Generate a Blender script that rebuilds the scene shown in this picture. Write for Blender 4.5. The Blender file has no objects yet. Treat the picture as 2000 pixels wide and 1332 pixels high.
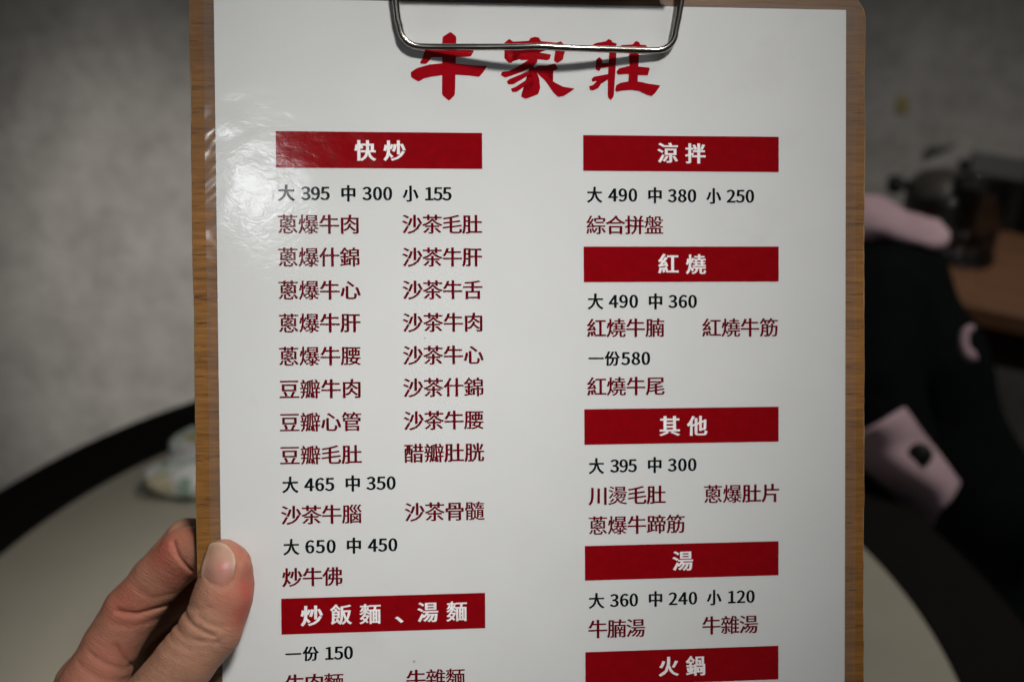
import bpy, bmesh, math, random
import numpy as np
from mathutils import Matrix, Vector, noise

C = bpy.context.scene.collection
S = bpy.context.scene
RAD = math.radians

# ------------------------------------------------------------------ camera, world, lamps, exposure
CAM = Vector((0.0, 0.0, 1.25))
PITCH = RAD(28.0)
RIGHT = Vector((1, 0, 0))
FWD = Vector((0, math.cos(PITCH), -math.sin(PITCH)))
UP = Vector((0, math.sin(PITCH), math.cos(PITCH)))
cam = bpy.data.cameras.new('camera')
cam.lens = 35.0
cam.sensor_width = 36.0
cam.clip_start = 0.01
cam.clip_end = 60.0
cam.dof.use_dof = True
cam.dof.focus_distance = 0.328
cam.dof.aperture_fstop = 6.3
cam.dof.aperture_blades = 7
camo = bpy.data.objects.new('camera', cam)
C.objects.link(camo)
camo.location = CAM
camo.rotation_euler = (RAD(90.0) - PITCH, 0, 0)
S.camera = camo

w = bpy.data.worlds.new('World')
S.world = w
w.use_nodes = True
w.node_tree.nodes['Background'].inputs[0].default_value = (0.80, 0.86, 1.0, 1)
w.node_tree.nodes['Background'].inputs[1].default_value = 0.03


def lamp(name, loc, target, size, size_y, power, colour, spread=180):
    l = bpy.data.lights.new(name, 'AREA')
    l.shape = 'RECTANGLE'
    l.size = size
    l.size_y = size_y
    l.energy = power
    l.color = colour
    l.spread = RAD(spread)
    o = bpy.data.objects.new(name, l)
    C.objects.link(o)
    o.location = loc
    o.rotation_euler = (Vector(target) - Vector(loc)).to_track_quat('-Z', 'Y').to_euler()
    return o


def spot(name, loc, target, power, angle, blend, radius, colour):
    l = bpy.data.lights.new(name, 'SPOT')
    l.energy = power
    l.spot_size = RAD(angle)
    l.spot_blend = blend
    l.shadow_soft_size = radius
    l.color = colour
    o = bpy.data.objects.new(name, l)
    C.objects.link(o)
    o.location = loc
    o.rotation_euler = (Vector(target) - Vector(loc)).to_track_quat('-Z', 'Y').to_euler()
    return o


# lamp above the guest, tube behind; the table fill and wall spots are added
spot('ceiling_lamp_over_guest', (0.45, -0.25, 2.40), (-0.022, 0.285, 1.105), 176.0, 12.4, 1.0, 0.15, (1.0, 0.985, 0.955))
lamp('table_fill_light', (0.90, 0.70, 2.45), (0.42, 0.62, 0.75), 0.4, 0.4, 1.9, (1.0, 0.965, 0.91), 72)  # added fill without a fixture, brightens the tabletop, jacket and hand
lamp('ceiling_tube_behind_guest', (-0.27, -1.57, 2.40), (-0.08, 0.30, 1.14), 0.11, 0.17, 0.20, (0.95, 0.98, 1.0), 80)
spot('left_wall_fill', (-0.60, 0.30, 2.25), (-0.54, 1.47, 0.32), 165.0, 26, 1.0, 0.12, (1.0, 0.965, 0.91))  # added spot that brightens the left part of the wall
spot('right_wall_fill', (0.90, -0.20, 2.30), (0.62, 1.47, 0.42), 42.0, 26, 1.0, 0.10, (1.0, 0.965, 0.91))  # added spot that brightens the right wall and the side table

S.view_settings.view_transform = 'Standard'
S.view_settings.look = 'None'
S.view_settings.gamma = 1.0
S.view_settings.exposure = 0.0
S.cycles.use_denoising = True
S.cycles.max_bounces = 8
S.cycles.transparent_max_bounces = 12
S.cycles.sample_clamp_indirect = 4.0

# ------------------------------------------------------------------ frames
FPX = 2000 * 35 / 36.0
DIST = 0.329583
# orientation of the held board (columns: along its width, its height, its face normal), fitted to the print
RB = np.array([[0.99661398, 0.00595916, -0.08200649], [-0.00791776, 0.99969062, -0.02357907], [0.0818406, 0.02414854, 0.99635283]])


def cv(v):                                   # camera axes (right, down, forward) -> world vector
    return RIGHT * float(v[0]) - UP * float(v[1]) + FWD * float(v[2])


bx_, by_, bz_ = cv(RB[:, 0]), cv(-RB[:, 1]), cv(-RB[:, 2])
BO = CAM + FWD * DIST
BOARD = Matrix(((bx_.x, by_.x, bz_.x, BO.x), (bx_.y, by_.y, bz_.y, BO.y), (bx_.z, by_.z, bz_.z, BO.z), (0, 0, 0, 1)))
MM = 0.001


def hold(px, py, z):                         # board-frame millimetres of a point z mm in front of the board's face
    d = np.array([(px - 1000) / FPX, (py - 666) / FPX, 1.0])
    n = RB[:, 2]
    o = np.array([0, 0, DIST]) - n * z * MM
    X = d * (n @ o) / (n @ d)
    q = RB.T @ (X - np.array([0, 0, DIST]))
    return np.array([q[0] * 1000, -q[1] * 1000, -q[2] * 1000])


def along(px, py, t):                        # world point t metres deep along a sight line
    return CAM + (RIGHT * ((px - 1000) / FPX) - UP * ((py - 666) / FPX) + FWD) * t


def on_level(px, py, z):
    d = along(px, py, 1.0) - CAM
    return CAM + d * ((z - CAM.z) / d.z)


# ------------------------------------------------------------------ helpers
def link(name, me, mat=None, parent=None, smooth=False):
    o = bpy.data.objects.new(name, me)
    C.objects.link(o)
    if mat:
        for m in (mat if isinstance(mat, (list, tuple)) else [mat]):
            me.materials.append(m)
    if parent:
        o.parent = parent
    if smooth:
        for p in me.polygons:
            p.use_smooth = True
    return o


def tag(o, label=None, cat=None, group=None, kind=None):
    for k, v in (('label', label), ('category', cat), ('group', group), ('kind', kind)):
        if v:
            o[k] = v
    return o


def empty(name, loc=(0, 0, 0), matrix=None):
    o = bpy.data.objects.new(name, None)
    o.empty_display_size = 0.02
    C.objects.link(o)
    if matrix is not None:
        o.matrix_world = matrix
    else:
        o.location = loc
    return o


def mesh_of(verts, faces):
    me = bpy.data.meshes.new('m')
    me.from_pydata([tuple(map(float, v)) for v in verts], [], [tuple(f) for f in faces])
    me.update()
    return me


def bm_mesh(bm):
    me = bpy.data.meshes.new('m')
    bmesh.ops.recalc_face_normals(bm, faces=bm.faces)
    bm.to_mesh(me)
    bm.free()
    return me


def box(bm, cx, cy, cz, sx, sy, sz, bevel=0.0, rotz=0.0):
    old = set(bm.verts)
    vs = bmesh.ops.create_cube(bm, size=1.0)['verts']
    bmesh.ops.scale(bm, vec=(sx, sy, sz), verts=vs)
    if bevel:
        es = list({e for v in vs for e in v.link_edges})
        bmesh.ops.bevel(bm, geom=es, offset=bevel, segments=3, affect='EDGES', profile=0.6)
    vs = [v for v in bm.verts if v not in old]
    bmesh.ops.rotate(bm, cent=(0, 0, 0), matrix=Matrix.Rotation(rotz, 3, 'Z'), verts=vs)
    bmesh.ops.translate(bm, vec=(cx, cy, cz), verts=vs)


def lathe(profile, seg=64, cap=True):
    vs, fs = [], []
    for (r, z) in profile:
        for k in range(seg):
            a = 2 * math.pi * k / seg
            vs.append((r * math.cos(a), r * math.sin(a), z))
    n = len(profile)
    for i in range(n - 1):
        for k in range(seg):
            a, b = i * seg + k, i * seg + (k + 1) % seg
            fs.append((a, b, b + seg, a + seg))
    if cap:
        fs.append(tuple(reversed(range(seg))))
        fs.append(tuple(range((n - 1) * seg, n * seg)))
    return mesh_of(vs, fs)


def tube(path, rad, seg=16, closed_ends=True):
    P = [Vector(p) for p in path]
    vs, fs = [], []
    T = [(P[min(i + 1, len(P) - 1)] - P[max(i - 1, 0)]).normalized() for i in range(len(P))]
    nrm = T[0].orthogonal().normalized()
    for i, p in enumerate(P):
        nrm = (nrm - T[i] * nrm.dot(T[i])).normalized()
        b = T[i].cross(nrm)
        r = rad[i] if isinstance(rad, (list, tuple)) else rad
        for k in range(seg):
            a = 2 * math.pi * k / seg
            vs.append(p + (nrm * math.cos(a) + b * math.sin(a)) * r)
    for i in range(len(P) - 1):
        for k in range(seg):
            a, b2 = i * seg + k, i * seg + (k + 1) % seg
            fs.append((a, b2, b2 + seg, a + seg))
    if closed_ends:
        fs.append(tuple(reversed(range(seg))))
        fs.append(tuple(range((len(P) - 1) * seg, len(P) * seg)))
    return mesh_of(vs, fs)


# signed-distance modelling: one continuous skin out of blended tapered limbs
class Field:
    def __init__(self, lo, hi, h, cap=30.0):
        self.h = h
        self.lo = np.array(lo, np.float32)
        self.n = np.ceil((np.array(hi) - np.array(lo)) / h).astype(int) + 1
        self.ax = [(self.lo[i] + h * np.arange(self.n[i])).astype(np.float32) for i in range(3)]
        self.d = np.full(self.n, cap, np.float32)

    def sub(self, lo, hi):
        s = []
        for i in range(3):
            a = int(np.clip(np.floor((lo[i] - self.lo[i]) / self.h), 0, self.n[i]))
            b = int(np.clip(np.ceil((hi[i] - self.lo[i]) / self.h) + 1, 0, self.n[i]))
            s.append(slice(a, b))
        g = np.meshgrid(*[self.ax[i][s[i]] for i in range(3)], indexing='ij', sparse=True)
        return tuple(s), g

    def cone(self, a, b, ra, rb, k, margin=None):
        a, b = np.array(a, float), np.array(b, float)
        m = max(ra, rb) + (margin or 3 * k)
        s, (X, Y, Z) = self.sub(np.minimum(a, b) - m, np.maximum(a, b) + m)
        ab = b - a
        L = ab @ ab + 1e-9
        t = np.clip(((X - a[0]) * ab[0] + (Y - a[1]) * ab[1] + (Z - a[2]) * ab[2]) / L, 0, 1)
        dx, dy, dz = X - (a[0] + t * ab[0]), Y - (a[1] + t * ab[1]), Z - (a[2] + t * ab[2])
        d = np.sqrt(dx * dx + dy * dy + dz * dz) - (ra + t * (rb - ra))
        self._blend(s, d, k)

    def ball(self, c, r, k, sq=(1, 1, 1)):
        R = np.array(r) if np.ndim(r) else np.array([r] * 3)
        s, (X, Y, Z) = self.sub(np.array(c) - R - 3 * k, np.array(c) + R + 3 * k)
        q = np.sqrt(((X - c[0]) / R[0]) ** 2 + ((Y - c[1]) / R[1]) ** 2 + ((Z - c[2]) / R[2]) ** 2)
        self._blend(s, (q - 1) * R.min(), k)

    def _blend(self, s, d, k):
        o = self.d[s]
        h = np.clip(k - np.abs(o - d), 0, None) / k
        self.d[s] = np.minimum(o, d) - h * h * k * 0.25

    def chain(self, pts, k):
        P = np.array([p for p, r in pts])
        m = max(r for p, r in pts) + 3 * k
        s, (X, Y, Z) = self.sub(P.min(0) - m, P.max(0) + m)
        best = None
        for (a, ra), (b, rb) in zip(pts[:-1], pts[1:]):
            a, b = np.array(a, float), np.array(b, float)
            ab = b - a
            t = np.clip(((X - a[0]) * ab[0] + (Y - a[1]) * ab[1] + (Z - a[2]) * ab[2]) / (ab @ ab + 1e-9), 0, 1)
            dx, dy, dz = X - (a[0] + t * ab[0]), Y - (a[1] + t * ab[1]), Z - (a[2] + t * ab[2])
            d = np.sqrt(dx * dx + dy * dy + dz * dz) - (ra + t * (rb - ra))
            if best is None:
                best = d
            else:
                h = np.clip(1.2 - np.abs(best - d), 0, None) / 1.2
                best = np.minimum(best, d) - h * h * 0.3
        self._blend(s, best, k)

    def value(self, P):
        q = (np.asarray(P) - self.lo) / self.h
        i = np.clip(np.floor(q).astype(int), 0, self.n - 2)
        f = np.clip(q - i, 0, 1)
        out = 0
        for dx in (0, 1):
            for dy in (0, 1):
                for dz in (0, 1):
                    wgt = (f[:, 0] if dx else 1 - f[:, 0]) * (f[:, 1] if dy else 1 - f[:, 1]) * (f[:, 2] if dz else 1 - f[:, 2])
                    out = out + wgt * self.d[i[:, 0] + dx, i[:, 1] + dy, i[:, 2] + dz]
        return out

    def grad(self, P):
        e = self.h
        g = np.stack([self.value(P + np.eye(3)[i] * e) - self.value(P - np.eye(3)[i] * e) for i in range(3)], 1)
        return g / (np.linalg.norm(g, axis=1, keepdims=True) + 1e-9)

    def surface(self):
        d = self.d
        for i in range(3):
            e = [slice(None)] * 3
            for k in (0, -1):
                e[i] = k
                d[tuple(e)] = np.maximum(d[tuple(e)], 0.3 * self.h)
        ins = d < 0
        nx, ny, nz = (self.n - 1)
        cor = [(x, y, z) for x in (0, 1) for y in (0, 1) for z in (0, 1)]
        cs = sum(ins[x:x + nx, y:y + ny, z:z + nz].astype(np.int8) for x, y, z in cor)
        cell = (cs > 0) & (cs < 8)
        idx = np.argwhere(cell)
        vid = np.full(cell.shape, -1, np.int64)
        vid[tuple(idx.T)] = np.arange(len(idx))
        V = np.zeros((len(idx), 3))
        cnt = np.zeros(len(idx))
        vals = {c: d[idx[:, 0] + c[0], idx[:, 1] + c[1], idx[:, 2] + c[2]] for c in cor}
        for i, a in enumerate(cor):
            for b in cor[i + 1:]:
                if sum(abs(p - q) for p, q in zip(a, b)) != 1:
                    continue
                va, vb = vals[a], vals[b]
                m = (va < 0) != (vb < 0)
                t = np.where(m, va / (va - vb + 1e-12), 0)
                p = np.array(a)[None] + t[:, None] * (np.array(b) - np.array(a))[None]
                V += p * m[:, None]
                cnt += m
        V = (V / cnt[:, None] + idx) * self.h + self.lo
        F = []
        for axis in range(3):
            u, v = (axis + 1) % 3, (axis + 2) % 3
            sl0 = [slice(None)] * 3
            sl1 = [slice(None)] * 3
            sl0[axis] = slice(0, -1)
            sl1[axis] = slice(1, None)
            A, B = ins[tuple(sl0)], ins[tuple(sl1)]
            e = np.argwhere(A != B)
            lim = self.n - 1
            ok = (e[:, u] > 0) & (e[:, v] > 0) & (e[:, u] < lim[u]) & (e[:, v] < lim[v])
            e = e[ok]
            flip = A[tuple(e.T)]
            q = []
            for du, dv in ((-1, -1), (0, -1), (0, 0), (-1, 0)):
                c = e.copy()
                c[:, u] += du
                c[:, v] += dv
                q.append(vid[tuple(c.T)])
            q = np.stack(q, 1)
            q = np.where(flip[:, None], q, q[:, ::-1])
            F.append(q)
        return V, np.concatenate(F)


# ------------------------------------------------------------------ materials
def mat(name):
    m = bpy.data.materials.new(name)
    m.use_nodes = True
    nt = m.node_tree
    return m, nt, nt.nodes['Principled BSDF']


def N(nt, t, **kw):
    n = nt.nodes.new(t)
    for k, v in kw.items():
        if k.startswith('i_'):
            n.inputs[k[2:].replace('_', ' ')].default_value = v
        else:
            setattr(n, k, v)
    return n


def ramp(nt, stops, interp='LINEAR'):
    r = nt.nodes.new('ShaderNodeValToRGB')
    r.color_ramp.interpolation = interp
    while len(r.color_ramp.elements) > 1:
        r.color_ramp.elements.remove(r.color_ramp.elements[-1])
    r.color_ramp.elements[0].position = stops[0][0]
    r.color_ramp.elements[0].color = stops[0][1]
    for p, c in stops[1:]:
        e = r.color_ramp.elements.new(p)
        e.color = c
    return r


def g(v):
    return (v, v, v, 1)


def mathn(nt, op, a, b=None, clamp=False):
    n = nt.nodes.new('ShaderNodeMath')
    n.operation = op
    n.use_clamp = clamp
    for i, x in enumerate((a, b)):
        if x is None:
            continue
        if isinstance(x, (int, float)):
            n.inputs[i].default_value = x
        else:
            nt.links.new(x, n.inputs[i])
    return n.outputs[0]


def mixc(nt, f, a, b, mode='MIX'):
    n = nt.nodes.new('ShaderNodeMix')
    n.data_type = 'RGBA'
    n.blend_type = mode
    for sock, x in ((n.inputs[0], f), (n.inputs[6], a), (n.inputs[7], b)):
        if isinstance(x, (int, float)):
            sock.default_value = x
        elif isinstance(x, tuple):
            sock.default_value = x
        else:
            nt.links.new(x, sock)
    return n.outputs[2]


def coords(nt, scale=(1, 1, 1), loc=(0, 0, 0), rot=(0, 0, 0)):
    tc = nt.nodes.new('ShaderNodeTexCoord')
    mp = nt.nodes.new('ShaderNodeMapping')
    mp.inputs['Scale'].default_value = scale
    mp.inputs['Location'].default_value = loc
    mp.inputs['Rotation'].default_value = rot
    nt.links.new(tc.outputs['Object'], mp.inputs['Vector'])
    return mp.outputs['Vector']


def noise_tex(nt, vec, scale, detail=4.0, rough=0.55, dist=0.0):
    n = nt.nodes.new('ShaderNodeTexNoise')
    n.inputs['Scale'].default_value = scale
    n.inputs['Detail'].default_value = detail
    n.inputs['Roughness'].default_value = rough
    n.inputs['Distortion'].default_value = dist
    nt.links.new(vec, n.inputs['Vector'])
    return n.outputs['Fac']


def bump(nt, height, strength, distance):
    b = nt.nodes.new('ShaderNodeBump')
    b.inputs['Strength'].default_value = strength
    b.inputs['Distance'].default_value = distance
    nt.links.new(height, b.inputs['Height'])
    return b.outputs['Normal']


def film_gloss(nt, p):
    """the crinkled plastic pouch over paper and ink: a clear coat with its own soft waves"""
    v = coords(nt)
    big = noise_tex(nt, v, 22.0, 2.0, 0.5, 0.6)
    fine = noise_tex(nt, coords(nt, (1, 1.6, 1), (0, 0, 0), (0, 0, 0.6)), 190.0, 3.0, 0.6, 0.8)
    h = mathn(nt, 'ADD', mathn(nt, 'MULTIPLY', big, 1.0), mathn(nt, 'MULTIPLY', fine, 0.05))
    nb = bump(nt, h, 1.0, 0.0010)
    p.inputs['Coat Weight'].default_value = 1.0
    p.inputs['Coat Roughness'].default_value = 0.125
    p.inputs['Coat IOR'].default_value = 1.5
    nt.links.new(nb, p.inputs['Coat Normal'])
    p.inputs['Roughness'].default_value = 0.7
    p.inputs['Specular IOR Level'].default_value = 0.0


def paper_mat():
    m, nt, p = mat('laminated_white_paper')
    v = coords(nt)
    n1 = noise_tex(nt, v, 40.0, 4.0)
    base = mixc(nt, n1, (0.66, 0.665, 0.655, 1), (0.72, 0.725, 0.715, 1))
    # faint smears and specks of grease
    vo = N(nt, 'ShaderNodeTexVoronoi', i_Scale=62.0)
    nt.links.new(coords(nt), vo.inputs['Vector'])
    spk = ramp(nt, [(0.0, g(1)), (0.022, g(0.9)), (0.036, g(0))])
    nt.links.new(vo.outputs['Distance'], spk.inputs[0])
    sel = ramp(nt, [(0.54, g(0)), (0.58, g(1))])
    nt.links.new(noise_tex(nt, coords(nt, loc=(3, 1, 0)), 27.0, 2.0), sel.inputs[0])
    f = mathn(nt, 'MULTIPLY', mathn(nt, 'MULTIPLY', spk.outputs[0], sel.outputs[0]), 0.7)
    base = mixc(nt, f, base, (0.20, 0.19, 0.16, 1))
    sm = ramp(nt, [(0.60, g(0)), (0.75, g(1))])
    nt.links.new(noise_tex(nt, coords(nt, loc=(7, 2, 0)), 16.0, 5.0, 0.65), sm.inputs[0])
    base = mixc(nt, mathn(nt, 'MULTIPLY', sm.outputs[0], 0.16), base, (0.42, 0.40, 0.30, 1))
    nt.links.new(base, p.inputs['Base Color'])
    film_gloss(nt, p)
    return m


def ink_mat(name, col, vary=0.12):
    m, nt, p = mat(name)
    n = noise_tex(nt, coords(nt), 300.0, 3.0)
    c2 = tuple(c * (1 + vary * 3) for c in col[:3]) + (1,)
    c1 = tuple(c * (1 - vary) for c in col[:3]) + (1,)
    nt.links.new(mixc(nt, n, c1, c2), p.inputs['Base Color'])
    film_gloss(nt, p)
    return m


def wood_mat(name, dark, light, line, grain_axis='X', rough=0.45, line_amt=0.75, scale=1.0, dark_top=False):
    m, nt, p = mat(name)
    sc = (30, 430, 80) if grain_axis == 'X' else (430, 30, 80)
    sc = tuple(s * scale for s in sc)
    v = coords(nt, sc)
    n1 = noise_tex(nt, v, 1.6, 5.0, 0.6, 0.4)
    r1 = ramp(nt, [(0.3, dark), (0.7, light)])
    nt.links.new(n1, r1.inputs[0])
    n2 = noise_tex(nt, coords(nt, tuple(s * 1.0 for s in sc), (5, 2, 1)), 3.4, 2.0, 0.6)
    r2 = ramp(nt, [(0.61, g(0)), (0.68, g(1))])
    nt.links.new(n2, r2.inputs[0])
    n3 = noise_tex(nt, coords(nt), 14.0 * scale, 3.0)
    base = mixc(nt, mathn(nt, 'MULTIPLY', r2.outputs[0], line_amt), r1.outputs[0], line)
    base = mixc(nt, 0.6, base, ramp_out(nt, n3), 'MULTIPLY')
    if dark_top:  # darker towards the top edge, broken up by noise
        sx = N(nt, 'ShaderNodeSeparateXYZ')
        nt.links.new(coords(nt), sx.inputs[0])
        nd = noise_tex(nt, coords(nt, loc=(3, 3, 3)), 45.0, 5.0, 0.65)
        d = mathn(nt, 'ADD', mathn(nt, 'MULTIPLY', sx.outputs['Y'], 9.0), mathn(nt, 'MULTIPLY', nd, 1.3))
        rd = ramp(nt, [(0.55, g(0)), (0.98, g(1))])
        nt.links.new(mathn(nt, 'MULTIPLY', d, 0.62), rd.inputs[0])
        base = mixc(nt, mathn(nt, 'MULTIPLY', rd.outputs[0], 0.55), base, (0.075, 0.036, 0.016, 1))
    nt.links.new(base, p.inputs['Base Color'])
    p.inputs['Roughness'].default_value = rough
    nt.links.new(bump(nt, n1, 0.25, 0.0002), p.inputs['Normal'])
    return m


def ramp_out(nt, f):
    r = ramp(nt, [(0.3, g(0.45)), (0.7, g(1.0))])
    nt.links.new(f, r.inputs[0])
    return r.outputs[0]


def plain(name, col, rough=0.6, metallic=0.0, spec=0.5, vary=0.15, nscale=30.0, bmp=0.0, bdist=0.001):
    m, nt, p = mat(name)
    n = noise_tex(nt, coords(nt), nscale, 4.0)
    c1 = tuple(c * (1 - vary) for c in col) + (1,)
    c2 = tuple(min(1, c * (1 + vary)) for c in col) + (1,)
    nt.links.new(mixc(nt, n, c1, c2), p.inputs['Base Color'])
    p.inputs['Roughness'].default_value = rough
    p.inputs['Metallic'].default_value = metallic
    p.inputs['Specular IOR Level'].default_value = spec
    if bmp:
        nt.links.new(bump(nt, n, bmp, bdist), p.inputs['Normal'])
    return m


def wall_mat():
    m, nt, p = mat('mottled_grey_wallpaper')
    v = coords(nt)
    n1 = noise_tex(nt, v, 13.0, 4.0, 0.62)
    n2 = noise_tex(nt, coords(nt, (1, 1, 1), (4, 4, 4)), 42.0, 3.0, 0.6)
    n3 = noise_tex(nt, coords(nt, (1, 1, 1), (2, 8, 1)), 120.0, 2.0, 0.7)
    r = ramp(nt, [(0.32, (0.28, 0.265, 0.245, 1)), (0.66, (0.50, 0.48, 0.45, 1))])
    nt.links.new(mathn(nt, 'ADD', mathn(nt, 'MULTIPLY', n1, 0.42), mathn(nt, 'ADD', mathn(nt, 'MULTIPLY', n2, 0.33), mathn(nt, 'MULTIPLY', n3, 0.25))), r.inputs[0])
    base = r.outputs[0]
    nt.links.new(base, p.inputs['Base Color'])
    p.inputs['Roughness'].default_value = 0.75
    p.inputs['Specular IOR Level'].default_value = 0.2
    nt.links.new(bump(nt, n2, 0.3, 0.002), p.inputs['Normal'])
    return m


def skin_mat():
    m, nt, p = mat('skin')
    at = N(nt, 'ShaderNodeAttribute', attribute_name='flush')
    v = coords(nt)
    n1 = noise_tex(nt, v, 120.0, 4.0, 0.6)
    n2 = noise_tex(nt, coords(nt, loc=(2, 5, 1)), 420.0, 3.0, 0.6)
    base = mixc(nt, n1, (0.350, 0.165, 0.098, 1), (0.450, 0.240, 0.152, 1))
    base = mixc(nt, mathn(nt, 'MULTIPLY', n2, 0.22), base, (0.40, 0.165, 0.11, 1))
    red = mathn(nt, 'MULTIPLY', at.outputs['Fac'], mathn(nt, 'ADD', 0.55, mathn(nt, 'MULTIPLY', n1, 0.6)), True)
    base = mixc(nt, red, base, (0.46, 0.068, 0.048, 1))
    nt.links.new(base, p.inputs['Base Color'])
    p.inputs['Roughness'].default_value = 0.5
    p.inputs['Specular IOR Level'].default_value = 0.4
    p.inputs['Subsurface Weight'].default_value = 0.22
    p.inputs['Subsurface Radius'].default_value = (1.0, 0.35, 0.2)
    p.inputs['Subsurface Scale'].default_value = 0.003
    # pores and fine criss-cross lines
    vo = N(nt, 'ShaderNodeTexVoronoi', i_Scale=1500.0)
    vo.feature = 'DISTANCE_TO_EDGE'
    nt.links.new(coords(nt, (1, 1.6, 1), (0, 0, 0), (0, 0, 0.8)), vo.inputs['Vector'])
    cell = mathn(nt, 'MINIMUM', vo.outputs['Distance'], 0.18)
    rt = N(nt, 'ShaderNodeVectorRotate', rotation_type='Z_AXIS', i_Angle=0.5)
    nt.links.new(coords(nt), rt.inputs['Vector'])
    mp = N(nt, 'ShaderNodeMapping')
    mp.inputs['Scale'].default_value = (90, 900, 200)
    nt.links.new(rt.outputs[0], mp.inputs['Vector'])
    lines = noise_tex(nt, mp.outputs[0], 1.0, 3.0, 0.6, 0.5)
    h = mathn(nt, 'ADD', mathn(nt, 'MULTIPLY', cell, 1.6), mathn(nt, 'ADD', mathn(nt, 'MULTIPLY', n2, 0.7), mathn(nt, 'MULTIPLY', lines, 1.1)))
    nt.links.new(bump(nt, h, 0.65, 0.0005), p.inputs['Normal'])
    return m


def nail_mat():
    m, nt, p = mat('fingernail')
    at = N(nt, 'ShaderNodeAttribute', attribute_name='free_edge')
    v = coords(nt)
    n = noise_tex(nt, coords(nt, (900, 60, 300)), 1.0, 2.0)
    spot_n = noise_tex(nt, v, 160.0, 3.0)
    base = mixc(nt, spot_n, (0.38, 0.205, 0.14, 1), (0.44, 0.27, 0.19, 1))
    bl = N(nt, 'ShaderNodeAttribute', attribute_name='blush')
    base = mixc(nt, mathn(nt, 'MULTIPLY', bl.outputs['Fac'], 0.75), base, (0.46, 0.13, 0.12, 1))
    base = mixc(nt, at.outputs['Fac'], base, (0.52, 0.40, 0.29, 1))
    nt.links.new(base, p.inputs['Base Color'])
    p.inputs['Roughness'].default_value = 0.46
    p.inputs['Subsurface Weight'].default_value = 0.25
    p.inputs['Subsurface Radius'].default_value = (1.0, 0.4, 0.3)
    p.inputs['Subsurface Scale'].default_value = 0.0015
    nt.links.new(bump(nt, n, 0.15, 0.0002), p.inputs['Normal'])
    return m


def clear_film_mat():
    m = bpy.data.materials.new('clear_pouch_margin')
    m.use_nodes = True
    nt = m.node_tree
    nt.nodes.remove(nt.nodes['Principled BSDF'])
    out = nt.nodes['Material Output']
    tr = N(nt, 'ShaderNodeBsdfTransparent')
    tr.inputs[0].default_value = (0.985, 0.98, 0.98, 1)
    gl = N(nt, 'ShaderNodeBsdfGlossy')
    gl.inputs['Roughness'].default_value = 0.09
    df = N(nt, 'ShaderNodeBsdfDiffuse')
    df.inputs[0].default_value = (0.8, 0.78, 0.78, 1)
    n1 = noise_tex(nt, coords(nt), 30.0, 3.0, 0.55, 0.6)
    nb = bump(nt, n1, 1.0, 0.0007)
    nt.links.new(nb, gl.inputs['Normal'])
    m0 = N(nt, 'ShaderNodeMixShader')
    m0.inputs[0].default_value = 0.05
    nt.links.new(tr.outputs[0], m0.inputs[1])
    nt.links.new(df.outputs[0], m0.inputs[2])
    m1 = N(nt, 'ShaderNodeMixShader')
    m1.inputs[0].default_value = 0.085
    nt.links.new(m0.outputs[0], m1.inputs[1])
    nt.links.new(gl.outputs[0], m1.inputs[2])
    nt.links.new(m1.outputs[0], out.inputs['Surface'])
    return m


def smoky_glass_mat():
    m, nt, p = mat('clear_glass')
    p.inputs['Base Color'].default_value = (0.42, 0.42, 0.42, 1)
    p.inputs['Transmission Weight'].default_value = 1.0
    p.inputs['Roughness'].default_value = 0.03
    p.inputs['IOR'].default_value = 1.45
    return m


def packet_mat():
    m, nt, p = mat('printed_wrapper')
    v = coords(nt)
    n1 = noise_tex(nt, coords(nt, (1, 1, 1), (1, 7, 2)), 26.0, 2.0, 0.5, 1.2)
    gmask = ramp(nt, [(0.51, g(0)), (0.55, g(1)), (0.59, g(1)), (0.63, g(0))])
    nt.links.new(n1, gmask.inputs[0])
    n2 = noise_tex(nt, coords(nt, (1, 1, 1), (9, 1, 4)), 20.0, 2.0, 0.5, 0.8)
    ymask = ramp(nt, [(0.55, g(0)), (0.61, g(1))])
    nt.links.new(n2, ymask.inputs[0])
    base = mixc(nt, mathn(nt, 'MULTIPLY', gmask.outputs[0], 0.7), (0.86, 0.85, 0.80, 1), (0.12, 0.32, 0.16, 1))
    base = mixc(nt, mathn(nt, 'MULTIPLY', ymask.outputs[0], 0.7), base, (0.55, 0.42, 0.10, 1))
    nt.links.new(base, p.inputs['Base Color'])
    p.inputs['Roughness'].default_value = 0.35
    return m


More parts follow.
